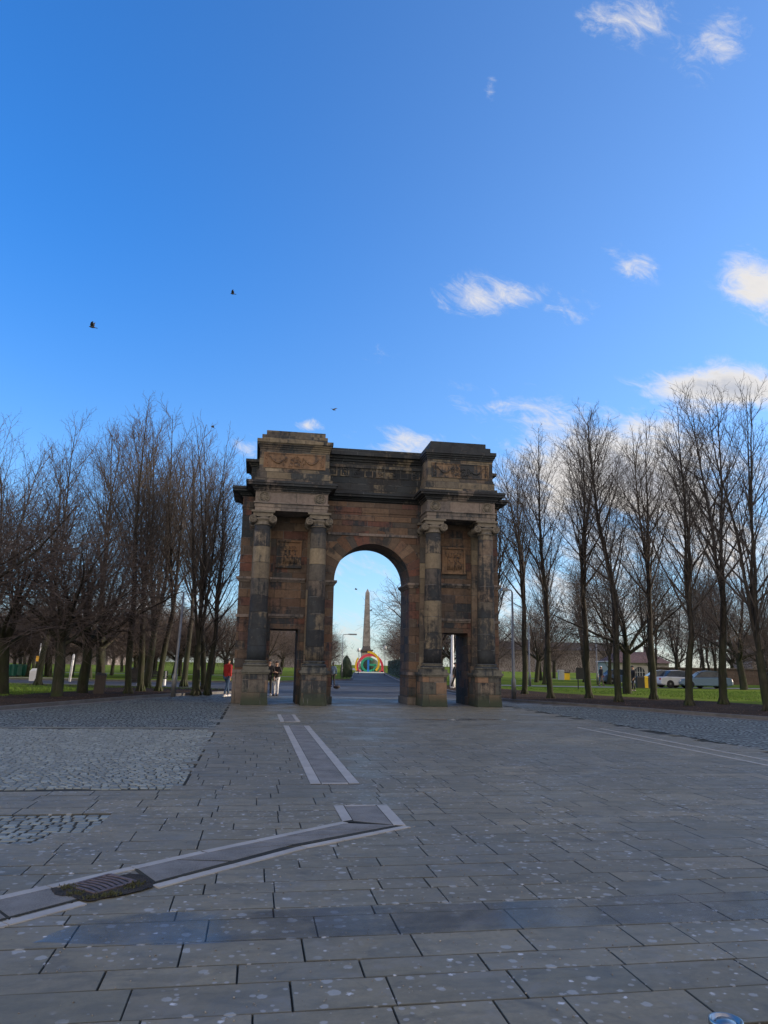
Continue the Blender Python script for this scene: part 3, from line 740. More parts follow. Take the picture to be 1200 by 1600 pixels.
# small carved panels along the centre attic
for k in range(8):
    x = -1.83 + k*.525; pn = MB(); v0 = VB-.04
    for (a, b, c, d) in ((x-.19, x+.19, 10.08, 10.13), (x-.19, x+.19, 9.62, 9.67), (x-.19, x-.14, 9.67, 10.08), (x+.14, x+.19, 9.67, 10.08)): pn.box(a, b, v0-.035, v0+.01, c, d)
    r2 = random.Random(k)
    if k % 3: 
        for j in range(7):
            xx, z2 = x+r2.uniform(-.09, .09), 9.87+r2.uniform(-.15, .15); pn.ball((xx, v0-.012, z2), (.035, .03, .05), 6, 4)
    pn.build('carved_panel', stone_attic if k % 4 in (0, 3) or k in (1, 6) else stone_attic_c, arch)
def scroll(m, cx, cz, r, v, turn):
    """ionic volute: a spiral roll"""
    pts = []; 
    for k in range(30):
        t = k/29; a = turn*(t*4.4*math.pi) + math.pi/2; rad = r*(1-t)*.86+.012
        pts.append((cx+rad*math.cos(a), v, cz+rad*math.sin(a)))
    m.tube(pts, [.028-.014*k/29 for k in range(30)], 5)
    m.ball((cx, v, cz), (.032, .03, .032), 8, 5)
def capital(cx, vc, z0, z1, r, depth=.62):
    """z0: underside of the necking, z1: underside of the architrave"""
    m = MB(); 
    m.lathe([(r*1.0, z0), (r*1.10, z0+.02), (r*1.10, z0+.05), (r*1.0, z0+.07), (r*.99, z0+.17), (r*1.14, z0+.21), (r*1.22, z0+.27), (r*1.16, z0+.31)], (cx, vc), 24)
    zc = z0+.23; vr = .165
    # bolsters running front to back with a spiral on each face
    for s in (-1, 1):
        x = cx+s*(r+.085)
        i0 = len(m.v)
        m.lathe([(vr*.8, -.31), (vr, -.28), (vr*.98, -.2), (vr*.62, -.03), (vr*.62, .03), (vr*.98, .2), (vr, .28), (vr*.8, .31)], (0, 0), 16)
        M = Matrix.Translation((x, vc, zc)) @ Matrix.Rotation(-math.pi/2, 4, 'X'); m.xf(M, i0)
        for v_, in ((vc-.315,), (vc+.315,)): scroll(m, x, zc, vr, v_, -s if v_ < vc else s)
    # channel between the volutes, sagging in the middle
    top = z1-.085
    pl = [(cx-r-.085, zc+vr-.02), (cx-r*.3, zc+.10), (cx, zc+.09), (cx+r*.3, zc+.10), (cx+r+.085, zc+vr-.02), (cx+r+.085, top), (cx-r-.085, top)]
    m.extr(pl, vc-.30, vc+.30, 'y')
    m.box(cx-r-.16, cx+r+.16, vc-.36, vc+.36, top, z1)
    return m
def column(cx, vc):
    ZB, ZT = 1.27, 7.70
    ped = MB()
    w_ = .49
    ped.box(cx-w_-.03, cx+w_+.03, -.03, VB+.02, 0, .30, top=(.02, .02)); ped.box(cx-w_, cx+w_, 0, VB+.02, .30, 1.18)
    p_ = ped.build('pedestal', stone_ped, arch)
    pc = MB(); pc.box(cx-w_-.04, cx+w_+.04, -.04, VB+.02, 1.18, 1.24); pc.box(cx-w_-.08, cx+w_+.08, -.08, VB+.02, 1.24, 1.34); pc.build('pedestal_cap', stone_cap_d, p_)
    r0, r1 = .372, .315
    b = MB(); b.box(cx-.50, cx+.50, vc-.50, vc+.50, 1.34, 1.47)
    b.lathe([(.40, 1.47), (.485, 1.48), (.50, 1.53), (.485, 1.58), (.42, 1.59), (.405, 1.63), (.43, 1.65), (.455, 1.68), (.43, 1.71), (.39, 1.72)], (cx, vc), 28)
    sh = MB(); prof = []
    for k in range(15):
        t = k/14; z = 1.72 + (7.12-1.72)*t; prof.append((r0 - (r0-r1)*(t**1.7), z))
    sh.lathe(prof, (cx, vc), 28)
    c = sh.build('column', stone_col, arch)
    b.build('base', stone_cap_d, c)
    capital(cx, vc, 7.10, 7.70, .315).build('capital', stone_cap, c)
    # the flat pilaster answering it on the wall
    pl = MB(); pl.box(cx-.37, cx+.37, VB-.13, VB+.02, 1.34, 7.15); pl.box(cx-.46, cx+.46, VB-.2, VB+.02, 1.34, 1.62)
    q = pl.build('pilaster', stone_mat('stone_pilaster', .9, .66, OLIVE, soot=.5, seed=12) if 'stone_pilaster' not in MATS else MATS['stone_pilaster'], arch)
    pcap = MB(); pcap.box(cx-.40, cx+.40, VB-.17, VB+.02, 7.15, 7.22); pcap.box(cx-.36, cx+.36, VB-.15, VB+.02, 7.22, 7.60); pcap.box(cx-.48, cx+.48, VB-.22, VB+.02, 7.60, 7.70)
    for s in (-1, 1):
        i0 = len(pcap.v); pcap.lathe([(.15, -.11), (.15, .11)], (0, 0), 14); pcap.xf(Matrix.Translation((cx+s*.38, VB-.11, 7.34)) @ Matrix.Rotation(-math.pi/2, 4, 'X'), i0)
    pcap.build('capital', stone_cap, q)
stone_cap_d = stone_mat('stone_base', 5, 5, [(0, (0.114, 0.115, 0.100)), (1, (0.175, 0.171, 0.150))], soot=.55, mortar=False, seed=13)
for cx in (-4.72, -2.43, 2.43, 4.72): column(cx, .42)
def festoon(m, x0, x1, z, sag, v):
    pts = [(x0+(x1-x0)*k/10, v-.02, z-sag*math.sin(math.pi*k/10)) for k in range(11)]
    m.tube(pts, [.02+.022*math.sin(math.pi*k/10) for k in range(11)], 6)
    for k in range(4): m.ball((x0+rr.uniform(-.02, .02), v-.015, z-.04-k*.055), (.025, .02, .035), 6, 4)
for s in (-1, 1):
    def B(m, a, b, *r, **k): m.box(*((a, b) if s > 0 else (-b, -a)), *r, **k)
    IN, OUT = 2.10, 5.07
    # entablature over the pair of columns
    e = MB(); B(e, IN, OUT, .11, VB+.02, 7.70, 7.84); B(e, IN-.02, OUT+.02, .09, VB+.02, 7.84, 7.98); B(e, IN-.06, OUT+.06, .05, VB+.02, 7.98, 8.05)
    B(e, IN, OUT, .11, VB+.02, 8.05, 8.50)
    e.build('entablature', stone_frieze, arch)
    for cx in (2.45, 4.72):
        rd = MB(); i0 = 0
        rd.lathe([(.235, 0), (.235, .03), (.215, .055), (.185, .05), (.18, .02), (.10, .025), (.06, .055), (.0001, .06)], (0, 0), 28)
        for k in range(8): a = k*math.pi/4; rd.ball((.12*math.cos(a), .12*math.sin(a), .025), (.045, .045, .03), 6, 4)
        rd.xf(Matrix.Translation((s*cx, .11, 8.25)) @ Matrix.Rotation(math.pi/2, 4, 'X'))
        rd.build('roundel', stone_cap, arch)
    c = MB(); zz = 8.50
    for f, pr in CORN: B(c, IN-pr*.78, OUT+pr*.88, .11-pr*.62, VB+.3, zz+.001, zz+.401*f+.001); zz += .40*f
    c.build('cornice', stone_corn, arch)
    a = MB(); i_, o_ = 2.10, 4.98
    B(a, i_-.14, o_+.16, -.06, VB+.2, 8.902, 9.03); B(a, i_-.06, o_+.06, .02, VE-.02, 9.03, 9.34); B(a, i_-.02, o_+.02, .06, VE-.04, 9.34, 9.44)
    B(a, i_, o_, .10, VE-.07, 9.44, 10.30)
    a.build('attic_block', stone_attic, arch)
    k_ = MB()
    for z0, z1, pr in ((10.30, 10.38, .04), (10.38, 10.46, .09), (10.46, 10.54, .16), (10.54, 10.68, .22)): B(k_, i_-pr*.6, o_+pr*.6, .10-pr*.8, VE-.06+pr, z0, z1)
    B(k_, i_+.09, o_-.06, .16, VE-.2, 10.68, 10.93); B(k_, i_+.18, o_-.24, .28, VE-.4, 10.93, 11.15)
    k_.build('attic_cap', stone_corn if s > 0 else stone_attic, arch)
    # carved relief with swags
    pn = MB(); x0, x1 = i_+.22, o_-.22; v0 = .10
    B(pn, x0, x1, v0-.03, v0+.01, 10.10, 10.14); B(pn, x0, x1, v0-.03, v0+.01, 9.50, 9.54); B(pn, x0-.05, x0, v0-.03, v0+.01, 9.50, 10.14); B(pn, x1, x1+.05, v0-.03, v0+.01, 9.50, 10.14)
    B(pn, x0, x1, v0-.006, v0+.01, 9.54, 10.10)
    L = x1-x0; c0 = s*(x0+x1)/2
    for k in (-1, 1): festoon(pn, c0+k*L*.14, c0+k*L*.42, 9.98, .26, v0)
    r2 = random.Random(40+s)
    for k in range(46):      # trophies and figures in the middle
        pn.ball((c0+r2.gauss(0, .20), v0-.012, 9.80+r2.uniform(-.2, .22)), (r2.uniform(.02, .06), .032, r2.uniform(.03, .09)), 6, 4)
    for k in (-1, 1):
        for j in range(12): pn.ball((c0+k*L*.46+r2.uniform(-.05, .05), v0-.01, 9.82+r2.uniform(-.24, .24)), (.03, .03, .07), 6, 4)
    pn.build('carved_relief', stone_panel, arch)
    # square figure panel on the wall between the columns
    pn = MB(); cx = s*3.57; hw = .44; z0, z1 = 5.60, 6.62; v0 = VB
    for (a_, b_, c_, d_, p_) in ((-hw-.08, hw+.08, z1, z1+.07, .08), (-hw-.10, hw+.10, z0-.08, z0, .10), (-hw-.08, -hw, z0, z1, .07), (hw, hw+.08, z0, z1, .07)): pn.box(cx+a_, cx+b_, v0-p_, v0+.02, c_, d_)
    pn.box(cx-hw+.001, cx+hw-.001, v0-.006, v0+.02, z0+.001, z1-.001)
    for fx in ((-.2, 0, .2) if s > 0 else (-.17, .05, .24)):       # draped dancing figures
        lean = r2.uniform(-.05, .05); v_ = v0-.02
        pn.tube([(cx+fx-.05, v_, z0+.10), (cx+fx-.02, v_, z0+.34), (cx+fx+lean, v_, z0+.52), (cx+fx+lean, v_, z0+.68)], [.035, .055, .045, .05], 6)
        pn.tube([(cx+fx+.06, v_, z0+.10), (cx+fx+.03, v_, z0+.36), (cx+fx+lean, v_, z0+.52)], [.03, .045, .05], 6)
        pn.ball((cx+fx+lean, v_, z0+.79), (.042, .04, .055), 8, 6)
        for k in (-1, 1): pn.tube([(cx+fx+lean+k*.04, v_, z0+.66), (cx+fx+lean+k*.11, v_, z0+.72+r2.uniform(-.12, .06)), (cx+fx+lean+k*.13, v_, z0+.84+r2.uniform(-.2, .05))], [.022, .018, .015], 5)
        for k in range(3): pn.tube([(cx+fx+.06+k*.02, v_, z0+.45), (cx+fx+.10+k*.025, v_, z0+.3), (cx+fx+.08+k*.03, v_, z0+.14)], [.012, .02, .012], 5)
    pn.build('carved_panel', stone_panel, arch)

# ------------------------------------------------------------------ bare winter trees
def bark(name, base, dark, green, scale=7):
    m, t = new_mat(name); p = t.n('ShaderNodeTexCoord').outputs['Object']
    a = t.noise(t.v('MULTIPLY', p, (scale, scale, scale*.25)), 1.0, 6, .65); b = t.noise(p, 1.3, 4)
    col = t.mix(t.rng(a, .35, .65), dark, base)
    z = t.n('ShaderNodeSeparateXYZ', {0: p}).outputs[2]
    col = t.mix(t.m('MULTIPLY', t.rng(z, 4.0, .5, 0, 1), t.rng(b, .35, .65, .2, .8)), col, green)
    finish(t, col, .95, a, .8, .03, Specular_IOR_Level=.12); MATS[name] = m; return m
bark_m = bark('bark', (.050, .045, .038), (.020, .018, .017), (.036, .048, .022))
twig_m = simple('twig_bark', (.070, .061, .056), .9, .35, 3, bump=0, spec=.1)
twig2_m = simple('twig_bark_brown', (.100, .080, .071), .9, .35, 2, bump=0, spec=.1)
twig3_m = simple('twig_bark_grey', (.074, .064, .060), .9, .35, 2, bump=0, spec=.1)

class Tree:
    def __init__(s, seed): s.r = random.Random(seed); s.tr = MB(); s.tw = MB()
    def limb(s, p, d, L, r0, r1, lvl, up, wob, nseg, mb, n):
        r = s.r; pts = [p.copy()]; dirs = [d.copy()]; step = L/nseg
        for k in range(nseg):
            d = (d + Vector((r.gauss(0, wob), r.gauss(0, wob), r.gauss(0, wob*.6))) + Vector((0, 0, up))).normalized()
            p = p + d*step; pts.append(p.copy()); dirs.append(d.copy())
        mb.tube(pts, [r0+(r1-r0)*(k/nseg)**.9 for k in range(nseg+1)], n, r.random(), cap=False)
        return pts, dirs
    def kids(s, pts, dirs, L, num, lo, ang, fn, hi=1.0):
        r = s.r; m = len(pts)-1
        for k in range(num):
            t = (lo + (hi-lo)*(k+r.random())/num)*m; i = min(int(t), m-1); f = t-i
            p = pts[i].lerp(pts[i+1], f); d = dirs[i].lerp(dirs[i+1], f).normalized()
            a = R(r.gauss(ang, 8)); ph = (k*2.4+r.uniform(-.5, .5))
            x = d.cross(Vector((0, 0, 1)) if abs(d.z) < .95 else Vector((1, 0, 0))).normalized(); y = d.cross(x)
            nd = d*math.cos(a) + (x*math.cos(ph)+y*math.sin(ph))*math.sin(a)
            fn(p, nd, t/m)
    def tall(s, H=15, leaders=3, fork=.22, dens=1.0, spread=.16, r0=.162):
        """upright tree: short bole, a few long rising leaders, fine ascending twigs"""
        r = s.r; zf = H*fork
        pts, dirs = s.limb(Vector((0, 0, -.15)), Vector((r.gauss(0, .018), r.gauss(0, .018), 1)), zf+.15, r0*1.12, r0*.82, 0, .02, .03, 6, s.tr, 9)
        for k in range(8):   # root flare
            a = k*.785+r.uniform(-.2, .2); s.tr.tube([(math.cos(a)*r0*.7, math.sin(a)*r0*.7, .35), (math.cos(a)*r0*1.15, math.sin(a)*r0*1.15, .05), (math.cos(a)*r0*1.6, math.sin(a)*r0*1.6, -.08)], [.04, .08, .04], 5, cap=False)
        top = pts[-1]
        for j in range(leaders):
            a = 2*math.pi*j/leaders + r.uniform(-.5, .5); sp = r.uniform(.6, 1.3)*spread*(0.25 if leaders > 1 and j == 0 else 1)
            d = Vector((math.cos(a)*sp, math.sin(a)*sp, 1)).normalized(); Lh = (H-zf)*r.uniform(.84, 1.0)
            st = pts[-1] if j == 0 else pts[-1-(j % 2)].lerp(pts[-1], r.random())
            lp, ld = s.limb(st, d, Lh, r0*.74/math.sqrt(leaders)*1.2, .012, 1, .035, .036, 18, s.tr, 7)
            s.branch_set(lp, ld, Lh, dens, H)
        s.kids(pts, dirs, zf, int(4*dens), .55, 50, lambda p, d, t: s.mid(p, d, H*.14, .03, dens))
        return s
    def branch_set(s, lp, ld, Lh, dens, H):
        r = s.r
        def mk(p, d, t):
            L = H*(.27*(1-t)**.75+.06)*r.uniform(.6, 1.2); s.mid(p, d, L, max(.012, .052*(1-t)+.010), dens)
        s.kids(lp, ld, Lh, int(22*dens), .06, 34, mk)
    def mid(s, p, d, L, rad, dens):
        r = s.r
        bp, bd_ = s.limb(p, d, L, rad, .007, 2, .11, .055, 6, s.tw, 4)
        s.kids(bp, bd_, L, max(3, int(L*3.9*dens)), .12, 36, lambda p2, d2, t2: s.fine(p2, d2, L*r.uniform(.22, .5)*(1.1-t2*.5)+.15, dens))
    def fine(s, p, d, L, dens):
        r = s.r
        fp, fd = s.limb(p, d, L, .0085, .004, 3, .09, .08, 3, s.tw, 3)
        if L > .35: s.kids(fp, fd, L, int(2+L*2.2*dens), .25, 38, lambda p3, d3, t3: s.limb(p3, d3, L*r.uniform(.28, .5), .006, .0035, 4, .06, .1, 2, s.tw, 3))
    def broad(s, H=9, dens=1.0, r0=.22, clear=.26, spread=1.0, droop=-.01, nb=8):
        """low spreading tree: bole, arching limbs all round, drooping brown twigs"""
        r = s.r; zf = H*clear
        pts, dirs = s.limb(Vector((0, 0, -.15)), Vector((r.gauss(0, .05), r.gauss(0, .05), 1)), zf+.15, r0*1.15, r0*.85, 0, .02, .04, 5, s.tr, 9)
        for j in range(nb):
            a = 2*math.pi*j/nb + r.uniform(-.35, .35); el = r.uniform(.25, 1.25) if j else 1.5
            d = Vector((math.cos(a)*math.cos(el)*spread, math.sin(a)*math.cos(el)*spread, math.sin(el))).normalized()
            L = H*r.uniform(.5, .66)
            lp, ld = s.limb(pts[-1].lerp(pts[-2], r.random()), d, L, r0*.46, .016, 1, .02, .09, 10, s.tr, 6)
            def big(p, dd, t):
                L2 = L*(.62*(1-t)+.22)*r.uniform(.7, 1.15)
                bp, bd_ = s.limb(p, dd, L2, max(.014, .045*(1-t)), .008, 2, droop+.03, .10, 6, s.tw, 4)
                s.kids(bp, bd_, L2, int(L2*4.6*dens)+2, .1, 42, lambda p2, d2, t2: s.dro(p2, d2, L2*r.uniform(.25, .5)+.12, dens, droop))
            s.kids(lp, ld, L, int(11*dens), .12, 42, big)
        return s
    def dro(s, p, d, L, dens, droop):
        r = s.r
        fp, fd = s.limb(p, d, L, .0095, .005, 3, droop, .12, 3, s.tw, 3)
        s.kids(fp, fd, L, int(2+L*3*dens), .2, 42, lambda p3, d3, t3: s.limb(p3, d3, L*r.uniform(.3, .5)+.05, .0065, .004, 4, droop, .1, 2, s.tw, 3))
    def finish(s, mt=None):
        def md(mb, nm, mat):
            o = mb.build(nm, mat); me = o.data; bpy.data.objects.remove(o); return me
        s.mt = md(s.tr, 'trunk', bark_m); s.mw = md(s.tw, 'branches', mt or twig_m); s.nf = len(s.mt.polygons)+len(s.mw.polygons); return s
def plant(T, name, loc, rz, sc, label, cat='tree', group=None, lean=(0, 0)):
    e = empty(name, (loc[0], loc[1], .10), rz); e.scale = (sc, sc, sc) if not isinstance(sc, tuple) else sc
    e.rotation_euler = (lean[0], lean[1], rz)
    tag(e, label, cat, group)
    a = bpy.data.objects.new('trunk', T.mt); b = bpy.data.objects.new('branches', T.mw)
    for o in (a, b): COL.objects.link(o); o.parent = e
    return e
TALL = [Tree(101).tall(15, 2, .22, 1.15, .11).finish(), Tree(102).tall(15, 3, .26, .95, .11).finish(), Tree(103).tall(15, 1, .3, 1.5, .1).finish(), Tree(104).tall(15, 2, .30, 1.15, .12).finish(), Tree(105).tall(15, 3, .17, 1.0, .15, .20).finish(), Tree(106).tall(15, 2, .36, 1.1, .09, .155).finish()]
DENSE = [Tree(111).tall(15, 4, .17, .70, .19, .20).finish(twig3_m), Tree(112).tall(15, 2, .2, .8, .15, .18).finish(twig3_m)]
BROAD = [Tree(121).broad(9, .88).finish(twig2_m), Tree(122).broad(9, .85, nb=9, clear=.24).finish(twig2_m), Tree(123).broad(9, 1.0, nb=7, spread=.8, clear=.28, droop=.03).finish(twig_m)]
print('tree faces', [t.nf for t in TALL+DENSE+BROAD])
# right-hand row, nearest the kerb: (x, y, height, kind, label)
RT = [((8.35, 44.9), 14.6, 5, 'slim bare tree just right of the arch, its foot behind the first lamp post'),
      ((8.65, 39.3), 13.4, 2, 'single-stemmed bare tree at the kerb, second from the arch'),
      ((10.82, 40.1), 15.0, 5, 'forked bare tree beside the dark notice board'),
      ((11.17, 36.3), 14.2, 2, 'straight bare tree at the kerb left of the white house'),
      ((14.10, 39.9), 15.2, 3, 'bare twin-stemmed tree in front of the white house'),
      ((13.49, 33.8), 14.4, 0, 'bare tree leaning left in front of the silver cars'),
      ((15.79, 35.6), 15.8, 3, 'tall bare tree with a thick dark trunk, second from the right edge'),
      ((15.2, 30.3), 13.6, 4, 'nearest bare tree at the right edge with rising heavy limbs'),
      ((6.95, 46.0), 12.5, 1, 'bare tree half hidden behind the right-hand corner of the arch')]
rr = random.Random(21)
for i, (p, h, k, lab) in enumerate(RT):
    plant(TALL[k], 'bare_tree', p, rr.uniform(0, 6.28), h/15, lab, group='tall bare trees lining the right-hand kerb')
plant(BROAD[2], 'spreading_tree', (15.3, 47.9), 1.0, 1.18, 'low spreading bare tree on the lawn, between the notice board and the white house')
plant(BROAD[0], 'spreading_tree', (4.3, 60.5), 2.2, 1.25, 'spreading bare tree whose twigs reach into the right side of the great arch opening')
# left-hand trees
LB = [((-16.1, 33.0), 1.10, 1, 'low spreading tree at the left edge with a mossy trunk near the kerb'),
      ((-13.44, 32.1), 1.02, 0, 'low spreading brown-twigged tree, second from the left edge, beside the kerb'),
      ((-13.9, 36.0), 1.05, 1, 'low spreading brown-twigged tree, third from the left edge'),
      ((-17.2, 28.0), 1.22, 0, 'big tree standing just outside the left edge, its drooping twigs hanging in'),
      ((-14.4, 39.5), 1.0, 0, 'low spreading tree behind the brown litter bin')]
for p, sc, k, lab in LB: plant(BROAD[k], 'spreading_tree', p, rr.uniform(0, 6.28), sc, lab, group='low spreading trees on the left')
LT = [((-11.8, 36.1), 13.6, 2, 0, 'mossy-trunked tall bare tree between the litter bin and the park bench'),
      ((-12.2, 39.2), 14.6, 1, 1, 'tall bare tree right behind the mossy-trunked one, left of the bench'),
      ((-13.6, 44.6), 16.8, 4, 1, 'tallest bare tree behind the kerb bed, left of the bench'),
      ((-11.41, 39.6), 13.6, 3, 1, 'tall bare tree just left of the leaning lamp post'),
      ((-12.86, 50.3), 16.6, 1, 1, 'tall bare tree beyond the road, right of the leaning lamp post'),
      ((-8.95, 37.4), 13.6, 5, 0, 'many-limbed bare tree nearest the left side of the arch'),
      ((-8.5, 37.9), 12.6, 0, 0, 'pale-trunked bare tree growing close against the many-limbed one'),
      ((-9.92, 43.2), 14.0, 3, 1, 'slim bare tree behind the many-limbed one, left of the red-coated walker')]
for p, h, k, g, lab in LT: plant(([TALL[0], TALL[1], TALL[2], TALL[3], TALL[4]]+DENSE)[k], 'bare_tree', p, rr.uniform(0, 6.28), h/15, lab, group='tall bare trees on the left')
lefts = [(-20, 45, 16.8), (-17.2, 47.5, 16.4), (-24.2, 48, 17.6), (-30, 50, 18.4), (-16.4, 54, 17.0), (-34.5, 56, 18.5)]
for (x, y, h) in lefts:
    plant((TALL+DENSE)[rr.choice([0, 1, 2, 3, 5])], 'bare_tree', (x, y), rr.uniform(0, 6.28), h/15, 'tall bare tree in the tangled stand rising behind the low brown-twigged trees', group='tangled stand of tall trees at the left')
# rows of clipped limes further off
FAR = []
for row, (x0, y0, dx, dy, n, h) in enumerate([(-7.6, 92, -.7, 9.5, 8, 7.6), (-9, 96, -6.2, -1.0, 9, 8.6), (-14, 104, -7, 0, 9, 9), (-13, 78, -7.4, .6, 7, 8.2), (-12, 122, -9, 1, 9, 9.5), (-22, 68, -7.5, -1.0, 4, 8.5)]):
    for k in range(n): FAR.append((x0+dx*k+rr.uniform(-.8, .8), y0+dy*k+rr.uniform(-1, 1), h*rr.uniform(.92, 1.1)))
for k in range(22): FAR.append((rr.uniform(-46, -11), rr.uniform(64, 76), rr.uniform(6.8, 8.2)))
nL = len(FAR)
for row, (x0, y0, dx, dy, n, h) in enumerate([(6.4, 74, -.35, 10, 9, 9.5), (9.5, 78, 6.5, 3, 5, 9.5), (12, 92, 8, 1, 6, 10), (16, 112, 9, 0, 6, 10)]):
    for k in range(n): FAR.append((x0+dx*k+rr.uniform(-.6, .6), y0+dy*k+rr.uniform(-1, 1), h*rr.uniform(.92, 1.1)))
for i, (x, y, h) in enumerate(FAR):
    lf = i < nL
    if 22 < x < 37 and y < 96 or (not lf and i > nL+8 and x < 15 and y < 85): continue
    plant(BROAD[rr.choice([0, 1, 1])], 'lime_tree', (x, y), rr.uniform(0, 6.28), (h/9*rr.uniform(.85, 1.0), h/9*.92, h/9),
          'low round bare lime tree in the far rows on the left lawn' if lf else 'low round bare lime tree in the far rows on the right lawn', group='far lime rows on the left lawn' if lf else 'far lime rows on the right lawn')
for i in range(16):
    x, y = rr.uniform(14, 46), rr.uniform(64, 96)
    if i < 5: x, y = (22.5, 26.0, 30.2, 31.5, 36.0)[i], (76, 74, 78, 72, 80)[i]
    elif 27.5 < x < 31 and y < 92: x += 8
    plant(TALL[rr.choice([0, 1, 3, 4])], 'bare_tree', (x, y), rr.uniform(0, 6.28), rr.uniform(.75, 1.0), 'slim bare tree scattered over the far part of the right lawn', group='slim trees far back on the right lawn')
for i in range(13):
    x, y = 29+i*3.7+rr.uniform(-1, 1), 62+i*2.1+rr.uniform(-3, 3)
    plant((BROAD+DENSE)[rr.choice([0, 1, 3, 4])], 'park_tree', (x, y), rr.uniform(0, 6.28), rr.uniform(.75, 1.0) if i % 2 else rr.uniform(1.0, 1.3), 'dark bare tree in the belt of trees beyond the parked cars', group='belt of trees beyond the parked cars')

# ------------------------------------------------------------------ unseen building added off to the right to throw shade over the plaza
ch = empty('shade_block', (62, -2, 0)); tag(ch, 'long grey stone block added unseen outside the frame to the right, to shade the plaza', 'building')
wl = MB(); wl.box(0, 26, -60, 46, 0, 24); wl.box(-.5, 26.5, -60.5, 46.5, 24, 25.1)
wl.build('wall', simple('shade_block_stone', (.30, .27, .23), .85), ch)
rf = MB(); rf.box(1, 25, -59, 45, 25.1, 28, top=(8, 8)); rf.build('roof', simple('shade_block_slate', (.05, .052, .058), .6), ch)
wn = simple('shade_block_glass', (.03, .035, .04), .15)
for k in range(12):
    for j in range(4):
        m = MB(); y = -54+k*8.2; z = 2.2+j*5.6; m.box(-.06, .05, y, y+2.2, z, z+3.4); m.build('window', wn, ch)

# ------------------------------------------------------------------ obelisk and ring sign
def obelisk():
    c = at(571.8, 1040, 372); e = empty('obelisk', (c.x, 372, 0), .12); tag(e, 'tall tapering grey stone obelisk seen through the great arch', 'monument')
    st = simple('obelisk_stone', (.20, .185, .185), .85, .3, .5)
    H = at(573.5, 920, 372).z; zb = at(571.7, 1010, 372).z
    m = MB(); w0, w1 = 1.78, .95; m.box(-w0, w0, -w0, w0, zb, H-2.0, top=(w0-w1, w0-w1)); m.build('shaft', st, e)
    m = MB(); m.box(-w1, w1, -w1, w1, H-2.0, H, top=(w1-.05, w1-.05)); m.build('tip', st, e)
    m = MB(); m.box(-2.1, 2.1, -2.1, 2.1, zb-1.6, zb-.01, top=(.4, .4)); m.box(-3.1, 3.1, -3.1, 3.1, zb-2.3, zb-1.6); m.box(-2.7, 2.7, -2.7, 2.7, zb-3.0, zb-2.3)
    m.build('cornice', simple('obelisk_dark', (.07, .065, .07), .85), e)
    m = MB(); m.box(-2.35, 2.35, -2.35, 2.35, 2.2, zb-3.0); m.build('pedestal', simple('obelisk_ped', (.30, .25, .23), .85), e)
    m = MB(); m.box(-3.2, 3.2, -3.2, 3.2, 1.2, 2.2); m.box(-4, 4, -4, 4, .1, 1.2); m.build('steps', st, e)
obelisk()
def arc(m, cx, cz, r, a0, a1, w_, y0, y1, n=40):
    """a flat band bent round (cx, cz) from angle a0 to a1 (degrees)"""
    A = [R(a0+(a1-a0)*k/n) for k in range(n+1)]
    def P(rr_, a, y): return (cx+rr_*math.cos(a), y, cz+rr_*math.sin(a))
    for k in range(n):
        a, b = A[k], A[k+1]; i, o = r-w_/2, r+w_/2
        for y, fl in ((y0, 0), (y1, 1)):
            q = [P(i, a, y), P(o, a, y), P(o, b, y), P(i, b, y)]; m.quad(q if fl else q[::-1])
        m.quad([P(o, a, y0), P(o, b, y0), P(o, b, y1), P(o, a, y1)]); m.quad([P(i, a, y0), P(i, b, y0), P(i, b, y1), P(i, a, y1)])
    for a in (A[0], A[-1]): m.quad([P(r-w_/2, a, y0), P(r+w_/2, a, y0), P(r+w_/2, a, y1), P(r-w_/2, a, y1)])
def paint(n, c): return simple('paint_'+n, c, .4, .06, 1, bump=0)
rs = empty('ring_sign', (-2.36, 160, .10)); tag(rs, 'ring sculpture of nested red, yellow, green and blue arcs at the end of the path', 'sculpture')
Z0 = .95
m = MB(); arc(m, 0, Z0, 2.60, -20, 200, .50, -.3, .3); m.box(-2.8, -1.9, -.3, .3, .07, .32); m.box(1.9, 2.9, -.3, .3, .07, .32); m.build('red_ring', paint('red', (.72, .05, .10)), rs)
m = MB(); arc(m, -.40, 1.88, 2.24, 94, -42, .42, -.42, -.02); arc(m, -.05, 1.25, 2.92, 146, 199, .34, -.42, -.1); m.build('yellow_ring', paint('yellow', (.85, .55, .02)), rs)
m = MB(); arc(m, -.35, 1.52, 1.32, 48, 312, .44, -.46, -.06); m.box(-.25, 1.34, -.46, -.06, 1.30, 1.72)
m.extr([(.98, 1.38), (1.30, 1.38), (.78, .20), (.46, .32)], -.46, -.06, 'y'); m.build('green_letter', paint('green', (.02, .38, .22)), rs)
m = MB(); m.box(-.58, -.16, -.62, -.47, .12, 2.55); m.box(-.52, -.18, -.2, .1, 3.38, 3.9); m.build('blue_bar', paint('blue', (.02, .22, .72)), rs)
m = MB(); m.box(-3.0, 3.0, -1.2, .9, 0, .07); m.build('plinth', paint('white', (.78, .78, .78)), rs)

